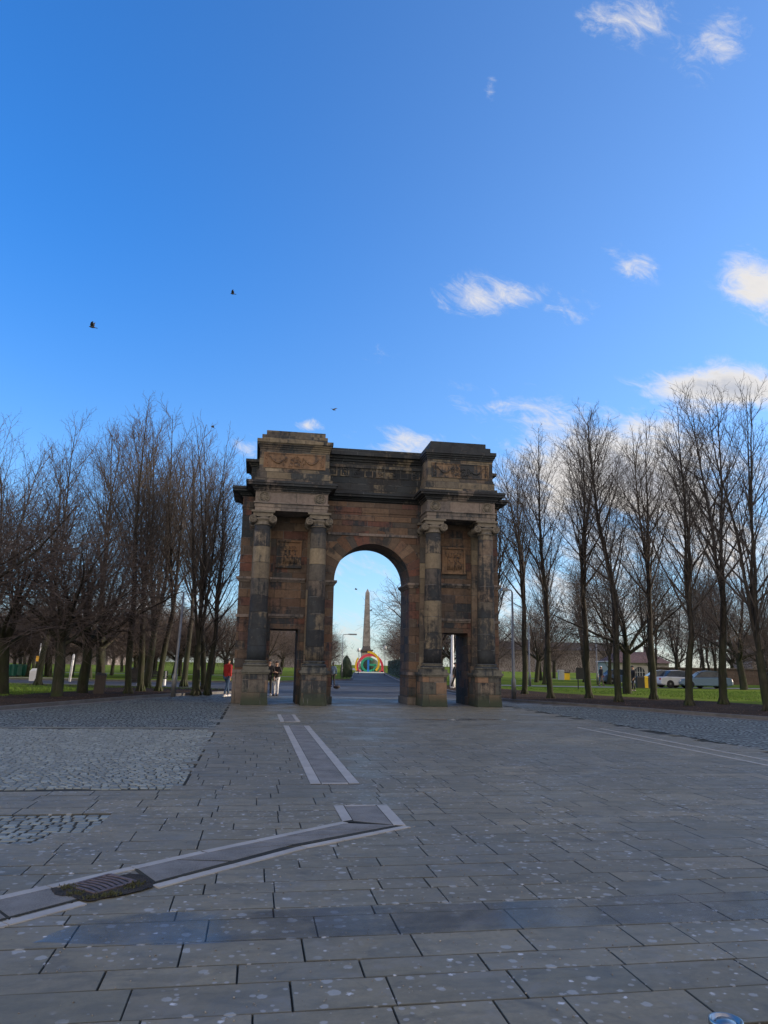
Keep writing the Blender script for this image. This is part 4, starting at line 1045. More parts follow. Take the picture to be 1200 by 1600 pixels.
# ------------------------------------------------------------------ clipped evergreens
leaf_m = simple('yew_leaf', (.020, .040, .018), .7, .5, 5, bump=0)
def leafy(m, n, fn, size, seed):
    r = random.Random(seed)
    for k in range(n):
        p, nn_ = fn(r); t1 = Vector((r.gauss(0, 1), r.gauss(0, 1), r.gauss(0, 1))); t1 = (t1 - nn_*t1.dot(nn_)*.6).normalized(); t2 = (nn_.cross(t1)+Vector((r.gauss(0, .3),)*3)).normalized()
        s_ = size*r.uniform(.6, 1.4); m.quad([p+t1*s_, p+t2*s_*.5, p-t1*s_, p-t2*s_*.5], r.random())
def yew(loc, h, rad, label, seed):
    e = empty('clipped_yew', loc); tag(e, label, 'shrub')
    m = MB(); m.lathe([(rad*.80, .1), (rad*.92, h*.25), (rad*.86, h*.55), (rad*.6, h*.82), (rad*.2, h*.97), (.01, h)], (0, 0), 16)
    def f(r):
        t = r.random()**.8; z = h*t; ra = rad*(1.0 if t < .3 else math.cos((t-.3)/.7*math.pi/2)**.6+.0); a = r.uniform(0, 6.28); ra *= r.uniform(.88, 1.06)
        return Vector((ra*math.cos(a), ra*math.sin(a), z)), Vector((math.cos(a), math.sin(a), .3)).normalized()
    leafy(m, 3500, f, .05, seed); m.build('foliage', leaf_m, e)
    m = MB(); m.tube([(0, 0, 0), (0, 0, .3)], .07, 6); m.build('trunk', bark_m, e)
yew((-2.5, 171, .1), 3.1, 2.3, 'broad dark evergreen bush standing right behind the ring sculpture', 8)
yew((-3.75, 82.6, .18), 2.35, .64, 'clipped conical yew standing at the left of the path behind the arch', 3)
def hedge(x0, y0, x1, y1, wd, h, label, seed):
    e = empty('hedge', (x0, y0, .1)); tag(e, label, 'hedge'); L = math.hypot(x1-x0, y1-y0); ang = math.atan2(y1-y0, x1-x0)
    e.rotation_euler = (0, 0, ang); m = MB(); m.box(0, L, -wd/2, wd/2, 0, h-.05, top=(.05, .08))
    def f(r):
        u = r.uniform(0, L)
        if r.random() < .4: return Vector((u, r.uniform(-wd/2, wd/2), h+r.gauss(0, .05))), Vector((0, 0, 1))
        s_ = r.choice((-1, 1)); return Vector((u, s_*wd/2+r.gauss(0, .04), r.uniform(0, h))), Vector((0, s_, .1)).normalized()
    leafy(m, int(L*140), f, .09, seed)
    def f2(r): return Vector((r.gauss(0, .03), r.uniform(-wd/2, wd/2), r.uniform(0, h))), Vector((-1, 0, 0))
    leafy(m, 900, f2, .07, seed+1); m.build('foliage', leaf_m, e)
hedge(3.5, 72.5, 2.1, 150, 1.7, 2.2, 'dark clipped evergreen hedge along the right of the far path', 5)
kb = MB(); 
for (x0, x1, y0, y1) in ((-5.4, -2.55, 80.6, 80.85), (-2.75, -2.55, 80.85, 112)): kb.box(x0, x1, y0, y1, 0, .2)

gt = MB(); rg = random.Random(5); n_ = 0
while n_ < 26000:
    x, y = rg.uniform(-30, 34), 29+30*rg.random()**1.4
    if abs(x) < 9 or abs(x) > .56*y+2 or inside(x, y): continue
    if x < 0 and x > -15.2 and y < 43: continue
    if x > 0 and y < 56-(x-8.4)*1.55: continue
    n_ += 1; a = rg.uniform(0, 3.14); h = rg.uniform(.03, .085); l = rg.uniform(.008, .018)
    gt.quad([(x-l*math.cos(a), y-l*math.sin(a), .10), (x+l*math.cos(a), y+l*math.sin(a), .10), (x+rg.uniform(-.03, .03), y+rg.uniform(-.03, .03), .10+h)], rg.random())
o = gt.build('grass', simple('grass_blade', (.10, .17, .030), .9, .4, 3, bump=0, spec=.05)); tag(o, 'short grass blades standing on the lawns beyond the kerbs', kind='stuff'); o['category'] = 'grass'
lf = MB(); n_ = 0
while n_ < 5000:
    x, y = rg.uniform(-24, 30), rg.uniform(18, 52)
    if abs(x) < 4 or abs(x) > .56*y+2: continue
    if inside(x, y) and rg.random() < .985: continue
    z = .112 if not inside(x, y) else .008
    n_ += 1; a = rg.uniform(0, 6.28); l = rg.uniform(.03, .06); b_ = l*.6
    lf.quad([(x, y, z), (x+l*math.cos(a), y+l*math.sin(a), z+.01), (x+l*math.cos(a)-b_*math.sin(a), y+l*math.sin(a)+b_*math.cos(a), z+.012), (x-b_*math.sin(a), y+b_*math.cos(a), z+.004)], rg.random())
o = lf.build('fallen_leaves', simple('dead_leaf', (.16, .085, .040), .8, .5, 6, bump=0)); tag(o, 'scattered brown fallen leaves on the soil beds and lawn edges', kind='stuff'); o['category'] = 'leaves'
# ------------------------------------------------------------------ lamp posts, bins, signs, bench
steel = simple('lamp_steel', (.16, .165, .17), .45, .15, 4, metallic=.6)
white_p = simple('white_paint', (.62, .63, .64), .5, .08, 3)
dark_p = simple('dark_paint', (.015, .016, .020), .5, .2, 3)
def lamp(loc, h, arm, label, rz=0, lean=0.0, mat=steel, rad=.07, head=True):
    e = empty('lamp_post', (loc[0], loc[1], .10), rz); e.rotation_euler = (0, lean, rz); tag(e, label, 'street lamp')
    m = MB(); m.lathe([(rad*1.6, 0), (rad*1.6, .9), (rad, 1.0), (rad*.62, h)], (0, 0), 12); m.build('pole', mat, e)
    if head:
        m = MB(); m.tube([(0, 0, h-.02), (-.05, 0, h+.10), (-arm*.5, 0, h+.14)], [.035, .03, .03], 8); m.build('arm', mat, e)
        m = MB(); i0 = 0; m.box(-arm, -arm*.35, -.14, .14, h+.08, h+.20, top=(.06, .04)); hd = m.build('lamp_head', mat, e)
        m = MB(); m.box(-arm+.05, -arm*.45, -.10, .10, h+.055, h+.078); m.build('lens', simple('lens', (.5, .55, .6), .2), hd)
p = gp(803, 1093, .1); lamp((p.x, p.y), 5.1, .55, 'slim grey lamp post just right of the arch with its head turned left', .1)
p = gp(270, 1089, .1); lamp((p.x, p.y), 4.5, .0, 'slim grey lamp post without a visible head, leaning right, left of the red-coated walker', 0, .035, head=False)
def xy(px, py): q = gp(px, py, .1); return (q.x, q.y)
lamp(xy(534, 1061), 4.5, 1.5, 'lamp post with a long arm behind the left side of the arch opening', math.pi, rad=.045)
lamp(xy(707, 1074), 5.2, .0, 'pale lamp post seen through the small right-hand doorway of the arch', 0, mat=white_p, rad=.13, head=False)
lamp(xy(828, 1072), 5.0, .4, 'lamp post far back between the first two kerb trees on the right', 0)
lamp(xy(934, 1070), 6.0, .4, 'thin lamp post far back left of the white house', 0)
def globe(loc, h, label):
    e = empty('globe_lamp', (loc[0], loc[1], .1)); tag(e, label, 'street lamp', 'globe lamps')
    m = MB(); m.lathe([(.06, 0), (.05, .6), (.03, h)], (0, 0), 10); m.build('pole', steel, e)
    m = MB(); m.lathe([(.10, h), (.22, h+.06), (.24, h+.5), (.05, h+.66)], (0, 0), 12); m.build('lantern', white_p, e)
globe(xy(560, 1053), 3.6, 'white lantern lamp left of the ring sculpture'); globe(xy(601, 1055.5), 3.7, 'white lantern lamp right of the ring sculpture'); globe(xy(837, 1060), 3.6, 'white lantern lamp on the right lawn behind the kerb trees')
for (px_1, py_1, h, lab) in ((108.5, 1065, 1.9, 'white post leaning between the tree trunks, nearer the left edge'), (158, 1056, 3.0, 'white post above the litter bin between dark trunks')):
    x, y = xy(px_1, py_1); e = empty('white_post', (x, y, .1)); e.rotation_euler = (0, .07, 0); tag(e, lab, 'post'); m = MB(); m.lathe([(.09, 0), (.08, h-.1), (.03, h)], (0, 0), 10); m.build('pole', white_p, e)
x, y = xy(53, 1064); e = empty('signal_cabinet', (x, y, .1)); tag(e, 'white roadside cabinet under a pole with a yellow notice at the left', 'cabinet')
m = MB(); m.box(-.28, .28, -.2, .2, 0, .68); m.box(-.28, .28, -.2, .2, .68, .86, top=(.14, .1)); m.build('cabinet', white_p, e)
m = MB(); m.tube([(.05, .25, 0), (.12, .25, 2.6)], .035, 8); m.build('pole', white_p, e)
m = MB(); m.box(-.10, .32, .18, .205, 1.35, 1.72); m.build('notice', simple('yellow_notice', (.85, .45, .03), .5, .05), e)
green_p = simple('green_plastic', (.012, .10, .075), .45, .15, 3)
for i, (a, b) in enumerate(((10.5, 1057.5), (18, 1057.5), (31, 1057), (38, 1057))):
    x, y = xy(a, b); e = empty('wheelie_bin', (x, y, .1)); tag(e, ['dark green bin, leftmost of the four on the far lawn', 'dark green bin beside the leftmost one', 'dark green bin, third of the four, right of the dark trunk', 'dark green bin, rightmost of the four on the far lawn'][i], 'bin', 'green bins on the left lawn')
    m = MB(); m.box(-.25, .25, -.3, .3, .1, .95, top=(-.04, -.04)); m.build('body', green_p, e)
    m = MB(); m.box(-.31, .31, -.36, .38, .952, 1.03, top=(.03, .06)); m.build('lid', green_p, e)
    for s in (-1, 1):
        m = MB(); i0 = 0; m.lathe([(.1, -.03), (.1, .03)], (0, 0), 12); m.xf(Matrix.Translation((s*.27, .28, .10)) @ Matrix.Rotation(math.pi/2, 4, 'Y')); m.build('wheel', dark_p, e)
x, y = xy(154, 1084); e = empty('litter_bin', (x, y, .1)); e.rotation_euler = (0, .06, .3); tag(e, 'dark brown square litter bin among the trunks at the left kerb', 'litter bin')
m = MB(); m.box(-.23, .23, -.23, .23, 0, .82); m.build('body', simple('bin_brown', (.028, .020, .018), .6), e)
m = MB(); m.box(-.25, .25, -.25, .25, .822, .93, top=(.06, .06)); m.build('hood', dark_p, e)
def bin2(px_, py_, c, lab, h=1.1, w_=.3):
    x, y = xy(px_, py_); e = empty('park_bin', (x, y, .1)); tag(e, lab, 'bin'); m = MB(); m.box(-w_, w_, -w_*.8, w_*.8, .06, h*.86); m.build('body', simple('bin_'+lab[:6], c, .5, .06), e)
    m = MB(); m.box(-w_-.03, w_+.03, -w_*.8-.03, w_*.8+.03, h*.862, h, top=(.05, .05)); m.build('hood', dark_p if c[0] > .8 else simple('bin_'+lab[:6], c, .5), e)
bin2(885, 1063, (.85, .55, .03), 'yellow park bin far back beside a white one on the right lawn', 1.05, .38)
bin2(877, 1063, (.55, .57, .60), 'white park bin far back, left of the yellow one', 1.3, .34)
bin2(1006.5, 1076, (.70, .52, .05), 'yellow grit bin beside the black ones, right of the walker on the right', 1.0, .27)
bin2(1000.5, 1076, (.02, .02, .022), 'black park bin just left of the yellow grit bin', 1.0, .30)
bin2(1013, 1076, (.021, .02, .022), 'black park bin just right of the yellow grit bin', 1.0, .30)
# notice board
x, y = xy(909, 1077); e = empty('notice_board', (x, y, .1), .1); tag(e, 'dark notice board on two legs in front of the right-hand trees', 'notice board')
for s in (-1, 1):
    m = MB(); m.box(s*.26-.03, s*.26+.03, -.03, .03, 0, 1.6); m.build('leg', dark_p, e)
m = MB(); m.box(-.42, .42, -.09, -.031, .72, 1.56); m.build('board', dark_p, e)
# park bench and pushchair
x, y = xy(240, 1071); e = empty('park_bench', (x, y, .1), .1); tag(e, 'dark wooden park bench by the road among the left trees', 'bench')
m = MB()
for k in range(3): m.box(-.8, .8, -.22+k*.15, -.10+k*.15, .42, .46)
m.build('seat', dark_p, e); m = MB()
for k in range(3): m.box(-.8, .8, .24, .28, .52+k*.13, .62+k*.13)
m.build('backrest', dark_p, e)
for s in (-1, 1):
    m = MB(); m.box(s*.66-.05, s*.66+.05, -.22, .22, 0, .42); m.box(s*.66-.04, s*.66+.04, .22, .24, 0, .9); m.build('leg', white_p if s > 0 else dark_p, e)
x, y = xy(209, 1073); e = empty('pushchair', (x, y, .1), .5); tag(e, 'black hooded pushchair standing between the left tree trunks', 'pushchair')
m = MB(); m.extr([(-.34, .42), (.34, .42), (.42, .78), (.30, 1.05), (-.12, 1.12), (-.36, .85)], -.24, .24, 'y'); m.build('hood', simple('black_cloth', (.012, .012, .014), .8), e)
m = MB(); m.tube([(.3, 0, .5), (.62, 0, 1.02)], .02, 6); m.build('handle', steel, e)
m = MB(); m.box(-.4, .4, -.26, .26, .24, .41); m.build('frame', dark_p, e)
for sx_ in (-1, 1):
    for sy_ in (-1, 1):
        m = MB(); m.lathe([(.06, -.02), (.13, -.025), (.13, .025), (.06, .02)], (0, 0), 14); m.xf(Matrix.Translation((sx_*.32, sy_*.28, .13)) @ Matrix.Rotation(math.pi/2, 4, 'X')); m.build('wheel', white_p, e)

# ------------------------------------------------------------------ white house, cars, low brown wall
hy = 88; c = at(988, 1068, hy)
e = empty('white_house', (c.x, hy, .1), .05); tag(e, 'white rendered house with a red tiled roof and arched window behind the right trees', 'house')
whi = simple('white_render', (.62, .60, .56), .85, .06, 2)
m = MB(); m.box(-1.4, 4.4, 0, 7, 0, 2.25); m.build('wall', whi, e)
m = MB(); m.box(-1.7, 4.7, -.4, 7.4, 2.25, 3.55, top=(1.4, 3.0)); rf = m.build('roof', simple('red_tile', (.105, .060, .052), .8, .3, 4), e)
m = MB(); m.box(3.0, 3.6, 3.0, 3.8, 3.3, 4.2); m.build('chimney', simple('house_brick', (.16, .10, .08), .9), rf)
wd_ = simple('window_dark', (.05, .06, .075), .2)
for cx_ in (.9, 3.1):
    pts = [(cx_-.6, .7), (cx_+.6, .7)] + [(cx_+.6*math.cos(R(a)), 1.2+.6*math.sin(R(a))) for a in range(0, 181, 15)]
    m = MB(); m.extr(pts, -.05, .05, 'y'); w_o = m.build('window', wd_, e)
    m = MB()
    for dx in (-.3, 0, .3): m.box(cx_+dx-.03, cx_+dx+.03, -.09, -.052, .7, 1.72)
    m.box(cx_-.62, cx_+.62, -.098, -.091, 1.17, 1.23); m.build('frame', white_p, w_o)
m = MB(); m.box(-.7, .1, -.05, .05, 0, 1.9); m.build('door', simple('house_door', (.10, .16, .20), .5), e)
c = at(965, 1068, 90); e = empty('garden_pavilion', (c.x, 90, .1)); tag(e, 'pale green flat-roofed pavilion just left of the white house', 'building')
m = MB(); m.box(-.8, .9, 0, 5, 0, 2.3); m.build('wall', simple('pav', (.40, .50, .47), .8, .05), e); m = MB(); m.box(-1.0, 1.1, -.2, 5.2, 2.3, 2.45); m.build('roof', white_p, e)

glass_m = simple('car_glass', (.02, .03, .04), .08)
tyre_m = simple('tyre', (.012, .012, .013), .85)
def car(loc, rz, col, name, label):
    e = empty('parked_car', (loc[0], loc[1], .11), rz); tag(e, label, 'car', 'parked cars beyond the right lawn')
    m = MB(); L = 2.15
    prof = [(-L, .32), (-1.72, .22), (1.75, .22), (L, .34), (2.13, .62), (1.85, .78), (1.02, .90), (-1.62, .95), (-2.08, .86), (-2.16, .6)]
    for k in range(len(prof)): pass
    m.extr(prof, -.86, .86, 'y', smooth=False); m.build('body', paint(name, col), e, bevel=.06)
    m = MB(); pr = [(-1.72, .93), (1.02, .89), (.36, 1.38), (-.3, 1.47), (-1.1, 1.42)]
    i0 = 0; m.extr(pr, -.76, .76, 'y')
    m.v = [(x, y*(1-.22*max(0, (z-.9)/.57)), z) for x, y, z in m.v]; m.build('windows', glass_m, e, bevel=.03)
    m = MB(); m.extr([(-1.12, 1.43), (.30, 1.40), (-.3, 1.50)], -.58, .58, 'y'); m.build('roof', paint(name, col), e)
    for sx_ in (-1.32, 1.36):
        for s in (-1, 1):
            m = MB(); m.lathe([(.20, -.10), (.32, -.10), (.33, -.05), (.33, .05), (.32, .10), (.20, .10)], (0, 0), 20); M = Matrix.Translation((sx_, s*.80, .33)) @ Matrix.Rotation(math.pi/2, 4, 'X'); m.xf(M); w1 = m.build('tyre', tyre_m, e)
            m = MB(); m.lathe([(.05, -.105), (.19, -.09), (.19, .09), (.05, .105)], (0, 0), 16); m.xf(M); m.build('rim', steel, w1)
    for s in (-1, 1):
        m = MB(); m.box(2.06, 2.15, s*.62-.16, s*.62+.16, .56, .68); m.build('headlight', white_p, e)
        m = MB(); m.box(-2.15, -2.08, s*.66-.12, s*.66+.12, .66, .82); m.build('tail_light', paint('tail', (.4, .02, .02)), e)
for (a, b, rz, c_, n_, lab) in ((1028, 1074, 3.0, (.42, .47, .52), 'silver', 'silver parked car right of the grit bins'), (1063, 1075, .12, (.50, .52, .55), 'pale', 'pale grey parked car between two trunks, beside the silver one'),
                               (1100, 1076, 3.05, (.10, .17, .26), 'bluec', 'blue parked car, rightmost of the row behind the trunks'), (971, 1069.5, .1, (.06, .10, .18), 'navy', 'dark blue parked car in front of the pale green pavilion')):
    x, y = xy(a, b); car((x, y), rz, c_, n_, lab)
c0 = gp(1120, 1066, .1)
e = empty('brick_wall', (24, 84, .1), .16); tag(e, 'long low brown brick wall beyond the cars on the right', 'wall')
m = MB(); m.box(6, 60, 0, .5, 0, 1.7); m.build('wall', stone_mat('brown_brick', .5, .16, [(0, (.075, .048, .038)), (1, (.11, .072, .055))], soot=.2, seed=20), e)
m = MB(); m.box(5.9, 60.1, -.06, .56, 1.702, 1.82); m.build('coping', simple('coping', (.12, .10, .09), .9), e)
far_b = [(-120, 260, 60, 9), (-40, 300, 34, 12), (60, 280, 60, 8), (140, 240, 50, 10), (-200, 220, 60, 8)]
for i, (x, y, w_, h) in enumerate(far_b):
    e = empty('far_building', (x, y, .1), .1*i-.2); tag(e, 'low grey building on the skyline beyond the park trees', 'building', 'low buildings on the skyline')
    m = MB(); m.box(-w_/2, w_/2, 0, 12, 0, h); m.build('wall', simple('far_wall', (.17, .15, .15), .9, .2, .3), e)
    m = MB(); m.box(-w_/2-.4, w_/2+.4, -.4, 12.4, h, h+3, top=(3, 5.5)); m.build('roof', simple('far_roof', (.07, .07, .08), .8), e)

wood = MB(); rw = random.Random(99)
for k in range(52000):
    X = rw.uniform(-210, 230); Yb = 185+rw.uniform(-14, 26)
    if -14 < X < 6 and Yb < 400 and rw.random() < .93: continue
    top = 8.5+2.2*math.sin(X*.11)+1.6*math.sin(X*.37+1)+rw.gauss(0, .7); z = top*(rw.random()**.75); p = Vector((X, Yb, z+.3))
    a = Vector((rw.gauss(0, 1), rw.gauss(0, .4), abs(rw.gauss(0, 1.2)))).normalized()*rw.uniform(.6, 1.6); b = Vector((rw.uniform(.03, .12), 0, rw.uniform(-.05, .05)))
    wood.quad([p, p+b, p+a], rw.random())
tag(wood.build('distant_wood', simple('wood_twigs', (.050, .038, .034), .95, .4, .08, bump=0, spec=0)), 'brown band of distant winter trees closing off the park on the skyline', 'wood', kind='stuff')
# ------------------------------------------------------------------ steel bollard at the bottom right
hB = .62; p = gp(1134, 1592, hB)
e = empty('bollard', (p.x, p.y, 0)); tag(e, 'polished steel bollard top poking in at the bottom right corner', 'bollard')
m = MB(); m.lathe([(.052, 0), (.052, .02), (.046, .03), (.046, hB-.03)], (0, 0), 40); m.build('post', simple('bollard_black', (.018, .018, .022), .35, .1, metallic=.3), e)
m = MB(); m.lathe([(.0465, hB-.03), (.048, hB-.006), (.046, hB), (.041, hB-.001), (.038, hB-.012), (.030, hB-.014), (.026, hB-.004), (.0001, hB+.001)], (0, 0), 48)
m.build('cap', simple('polished_steel', (.40, .39, .37), .32, .04, metallic=1.0, bump=.02), e)

# ------------------------------------------------------------------ people
skin_m = simple('skin', (.42, .26, .19), .6, .05)
def skinmesh(name, joints, edges, mat, parent, sub=2):
    names = list(joints); idx = {k: i for i, k in enumerate(names)}
    me = bpy.data.meshes.new(name); me.from_pydata([joints[k][0] for k in names], [(idx[a], idx[b]) for a, b in edges], [])
    o = bpy.data.objects.new(name, me); COL.objects.link(o)
    md = o.modifiers.new('s', 'SKIN'); 
    if not me.skin_vertices: me.attributes  # the modifier adds the layer
    for i, k in enumerate(names):
        r_ = joints[k][1]; sv = me.skin_vertices[0].data[i]; sv.radius = r_ if isinstance(r_, tuple) else (r_, r_); sv.use_root = (i == 0)
    ss = o.modifiers.new('u', 'SUBSURF'); ss.levels = sub; ss.render_levels = sub
    dg = bpy.context.evaluated_depsgraph_get(); dg.update()
    m2 = bpy.data.meshes.new_from_object(o.evaluated_get(dg)); m2.name = name
    bpy.data.objects.remove(o)
    m2.materials.clear(); m2.materials.append(mat)
    m2.polygons.foreach_set('use_smooth', [True]*len(m2.polygons))
    o = bpy.data.objects.new(name, m2); COL.objects.link(o); o.parent = parent; return o
def person(loc, rz, h, coat, legs, shoes, hair, label, stride=.2, coat_len=.50, arms='down', hood=False, z0=.0, cap=None):
    """faces local -Y; all heights as fractions of 1.72 m"""
    e = empty('person', (loc[0], loc[1], z0), rz); k = h/1.72; e.scale = (k, k, k); tag(e, label, 'person')
    J = {}; E = []
    def j(n, p, r): J[n] = (p, r)
    j('pelvis', (0, 0, .93), (.15, .11)); j('waist', (0, 0, 1.08), (.135, .10)); j('chest', (0, .0, 1.28), (.165, .115)); j('neck0', (0, .01, 1.44), (.075, .075)); j('neck', (0, 0, 1.50), .052)
    j('head0', (0, -.01, 1.56), (.068, .080)); j('head1', (0, -.015, 1.64), (.076, .096)); j('head2', (0, 0, 1.70), (.058, .072))
    E += [('pelvis', 'waist'), ('waist', 'chest'), ('chest', 'neck0'), ('neck0', 'neck'), ('neck', 'head0'), ('head0', 'head1'), ('head1', 'head2')]
    j('nose', (0, -.118, 1.615), .012); E.append(('head1', 'nose'))
    for s, sn in ((-1, 'l'), (1, 'r')):
        st = stride*s
        j('ear'+sn, (s*.082, 0, 1.62), .014); E.append(('head1', 'ear'+sn))
        j('sh'+sn, (s*.185, 0, 1.40), .062)
        if arms == 'down' or (arms == 'one' and s < 0):
            el, wr, hd = (s*.25, .02-st*.25, 1.14), (s*.255, -.05-st*.5, .90), (s*.25, -.08-st*.6, .83)
        else:
            el, wr, hd = (s*.26, -.01, 1.15), (s*.12, -.22, 1.16), (s*.06, -.26, 1.19)
        j('el'+sn, el, .044); j('wr'+sn, wr, .028); j('palm'+sn, hd, (.034, .022))
        E += [('chest', 'sh'+sn), ('sh'+sn, 'el'+sn), ('el'+sn, 'wr'+sn), ('wr'+sn, 'palm'+sn)]
        dv = (Vector(hd)-Vector(wr)).normalized(); sd_ = dv.cross(Vector((1, 0, 0))).normalized()
        if sd_.length < .1: sd_ = Vector((0, 1, 0))
        for f in range(4):
            o_ = sd_*(f-1.5)*.018; L = (.062, .072, .068, .052)[f]
            a_ = Vector(hd)+o_+dv*.035; b_ = a_+dv*L*.55; c_ = b_+dv*L*.4+Vector((-s*.012, -.004, 0))
            j(f'f{f}a'+sn, tuple(a_), .009); j(f'f{f}b'+sn, tuple(b_), .0085); j(f'f{f}c'+sn, tuple(c_), .007); E += [('palm'+sn, f'f{f}a'+sn), (f'f{f}a'+sn, f'f{f}b'+sn), (f'f{f}b'+sn, f'f{f}c'+sn)]
        ta = Vector(hd)-sd_*.038-dv*.01; j('ta'+sn, tuple(ta), .010); j('tb'+sn, tuple(ta+dv*.04-sd_*.012), .008); E += [('palm'+sn, 'ta'+sn), ('ta'+sn, 'tb'+sn)]
        hip = (s*.095, 0, .86); kn = (s*.10, -st*.55-.02, .49); an = (s*.10, -st*1.0+.03, .09)
        j('hip'+sn, hip, .092); j('kn'+sn, kn, .058); j('calf'+sn, tuple(Vector(kn).lerp(Vector(an), .35)+Vector((0, .012, 0))), .055); j('an'+sn, an, .036); j('toe'+sn, (an[0]+s*.02, an[1]-.14, .035), (.035, .026))
        E += [('pelvis', 'hip'+sn), ('hip'+sn, 'kn'+sn), ('kn'+sn, 'calf'+sn), ('calf'+sn, 'an'+sn), ('an'+sn, 'toe'+sn)]
    skinmesh('body', J, E, skin_m, e, 2)
    cm = simple('cloth_'+coat[0], coat[1], .85, .2, 9); C = {}
    def grow(n, g, dz=0): p, r_ = J[n]; r_ = r_ if isinstance(r_, tuple) else (r_, r_); return ((p[0], p[1], p[2]+dz), (r_[0]+g, r_[1]+g))
    C['chest'] = grow('chest', .03); C['waist'] = grow('waist', .045); C['pelvis'] = grow('pelvis', .045); C['hem'] = ((0, 0, .93-(coat_len-.36)), (.185, .15)); C['col'] = ((0, .015, 1.47), (.085, .08))
    CE = [('chest', 'waist'), ('waist', 'pelvis'), ('pelvis', 'hem'), ('chest', 'col')]
    if hood: C['hd'] = ((0, .05, 1.55), (.10, .075)); CE.append(('col', 'hd'))
    for sn in 'lr':
        for n, g in (('sh', .025), ('el', .026), ('wr', .022)): C[n+sn] = grow(n+sn, g)
        CE += [('chest', 'sh'+sn), ('sh'+sn, 'el'+sn), ('el'+sn, 'wr'+sn)]
    skinmesh('coat', C, CE, cm, e, 2)
    lm_ = simple('cloth_'+legs[0], legs[1], .8, .12, 9); T = {'pelvis': grow('pelvis', .008)}; TE = []
    for sn in 'lr':
        for n, g in (('hip', .006), ('kn', .006), ('calf', .006), ('an', .012)): T[n+sn] = grow(n+sn, g)
        TE += [('pelvis', 'hip'+sn), ('hip'+sn, 'kn'+sn), ('kn'+sn, 'calf'+sn), ('calf'+sn, 'an'+sn)]
    skinmesh('trousers', T, TE, lm_, e, 2)
    sm_ = simple('shoe_'+shoes[0], shoes[1], .5, .05)
    for sn in 'lr':
        a_ = Vector(J['an'+sn][0]); t_ = Vector(J['toe'+sn][0]); m = MB()
        m.ball(((a_.x+t_.x)/2, (a_.y+t_.y)/2-.01, .045), (.052, .135, .05), 12, 8); m.box(a_.x-.045, a_.x+.045, t_.y-.04, a_.y+.06, 0, .022); m.build('shoe', sm_, e)
    hm = simple('hair_'+hair[0], hair[1], .7, .2); m = MB()
    m.ball((0, .018, 1.665), (.094, .112, .085), 14, 10)
    if hair[2] > 0: m.ball((0, .075, 1.60-hair[2]/2), (.075, .05, .08+hair[2]/2), 12, 8)
    m.build('hair', hm, e)
    for s in (-1, 1):
        m = MB(); m.ball((s*.030, -.093, 1.645), (.011, .008, .008), 8, 5); m.build('eye', dark_p, e)
    m = MB(); m.ball((0, -.094, 1.578), (.024, .008, .006), 8, 5); m.build('mouth', simple('lip', (.30, .10, .09), .5), e)
    if cap:
        m = MB(); m.ball((0, .01, 1.70), (.10, .118, .07), 14, 8); m.build('hat', simple('hat_'+cap[0], cap[1], .8), e)
    return e
BLACK = ('black', (.012, .012, .015)); 
p = gp(354, 1088); person((p.x, p.y), math.pi*.82, 1.76, ('red', (.30, .016, .014)), ('denim', (.030, .065, .13)), ('white', (.7, .7, .7)), ('dark', (.02, .015, .012), .02), 'person in a red hooded coat, jeans and white shoes walking away left of the arch', .24, .52, hood=True)
p = gp(430.5, 1087); person((p.x, p.y), -.15, 1.68, ('blackish', (.018, .014, .016)), ('whitec', (.66, .66, .68)), BLACK, ('brown', (.03, .018, .012), .22), 'person in a dark coat and white leggings holding something, seen through the left doorway', .06, .58, arms='up')
p = gp(419, 1087); person((p.x, p.y), .2, 1.74, BLACK, BLACK, ('grey', (.35, .35, .36)), ('dark', (.02, .015, .012), .0), 'person in black mostly hidden behind the left pedestal, beside the one in white leggings', .12, .52)
p = gp(519.5, 1073); person((p.x, p.y), math.pi+.3, 1.72, ('navyc', (.035, .065, .12)), BLACK, BLACK, ('dark', (.02, .015, .012), .05), 'person in a blue jacket standing just beyond the left side of the great arch', .05, .48)
p = gp(711.5, 1075, .1); person((p.x, p.y), 1.2, 1.74, BLACK, BLACK, ('white', (.7, .7, .7)), ('dark', (.02, .015, .012), .0), 'person in black with pale shoes glimpsed through the small right-hand doorway', .25, .5, z0=.1)
p = gp(990, 1080, .1); person((p.x, p.y), -1.2, 1.72, BLACK, BLACK, BLACK, ('dark', (.02, .015, .012), .0), 'person in black walking on the right lawn in front of the white house', .2, .52, z0=.1)
p = gp(940, 1072, .1); person((p.x, p.y), 1.9, 1.72, ('blackj', (.015, .015, .02)), ('greyt', (.08, .07, .07)), BLACK, ('dark', (.02, .015, .012), .0), 'person in a pale cap walking on the far path, right of the notice board', .3, .48, z0=.1, cap=('pale', (.6, .62, .66)))
p = gp(1199, 1084, .1); person((p.x, p.y), -1.0, 1.72, BLACK, BLACK, BLACK, ('dark', (.02, .015, .012), .0), 'person in black at the far right edge of the lawn', .2, .55, z0=.1)
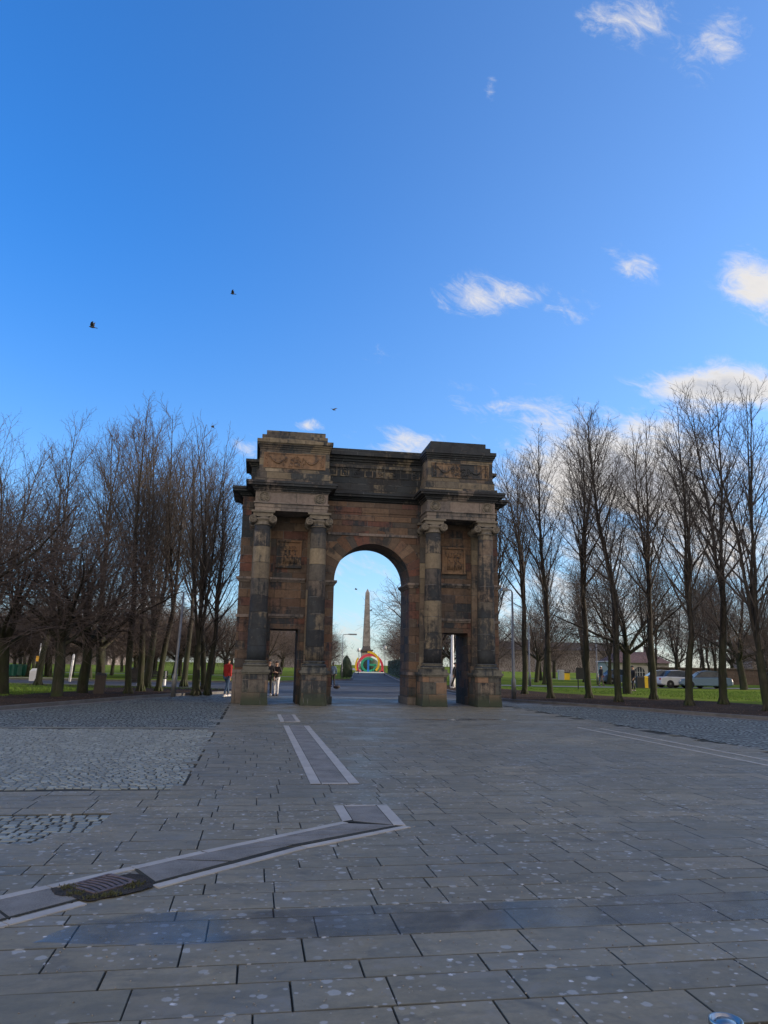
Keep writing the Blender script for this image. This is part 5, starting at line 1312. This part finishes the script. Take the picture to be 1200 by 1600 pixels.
p = gp(520, 1076); e = empty('holdall', (p.x+.25, p.y, 0)); tag(e, 'dark low bag on the ground at the feet of the person in the blue jacket', 'bag')
m = MB(); m.ball((0, 0, .11), (.24, .14, .11), 14, 8); m.build('body', simple('bag_cloth', (.02, .014, .014), .8), e); m = MB(); m.tube([(-.2, 0, .2), (-.08, 0, .30), (.08, 0, .30), (.2, 0, .2)], .015, 6); m.build('handle', dark_p, e)

# ------------------------------------------------------------------ birds
def bird(px_1, py_1, Y, rz, roll, up_, label):
    c = at(px_1, py_1, Y); e = empty('bird', c); e.rotation_euler = (roll*.4, roll, rz); tag(e, label, 'bird', None)
    fm = simple('feather', (.035, .037, .045), .7, .2)
    m = MB(); prof = [(.004, -.17), (.028, -.145), (.034, -.12), (.030, -.10), (.052, -.04), (.056, .02), (.040, .09), (.018, .14), (.006, .16)]
    m.lathe(prof, (0, 0), 10); m.xf(Matrix.Rotation(-math.pi/2, 4, 'Y')); m.build('body', fm, e)
    m = MB(); m.extr([(.12, -.015), (.26, -.055), (.27, 0), (.26, .055), (.12, .015)], -.005, .005, 'z'); m.build('tail', fm, e)
    for s in (-1, 1):
        m = MB(); a = R(up_ if s > 0 else up_*.55)
        pts = [(-.07, 0), (-.10, .14), (-.05, .30), (.06, .38), (.05, .26), (.09, .12), (.07, 0)]
        m.extr(pts if s > 0 else [(x, -y) for x, y in pts][::-1], -.006, .006, 'z'); m.xf(Matrix.Rotation(a*s, 4, 'X')); m.build('wing', fm, e)
bird(144, 511, 36, .2, .15, 62, 'dark pigeon with one wing raised, lowest left in the open sky')
bird(363.5, 459, 50, .1, .1, 58, 'dark pigeon high in the sky above the left trees')
bird(521, 640, 56, -.6, .5, 25, 'dark bird gliding just above the centre of the arch')
bird(332, 667, 58, .5, .4, 20, 'dark bird just over the left tree tops')
bird(556, 921, 90, .3, .2, 30, 'tiny bird in the arch opening left of the obelisk tip')
bird(579.5, 954, 90, -.3, .2, 30, 'tiny bird in the arch opening right of the obelisk shaft')
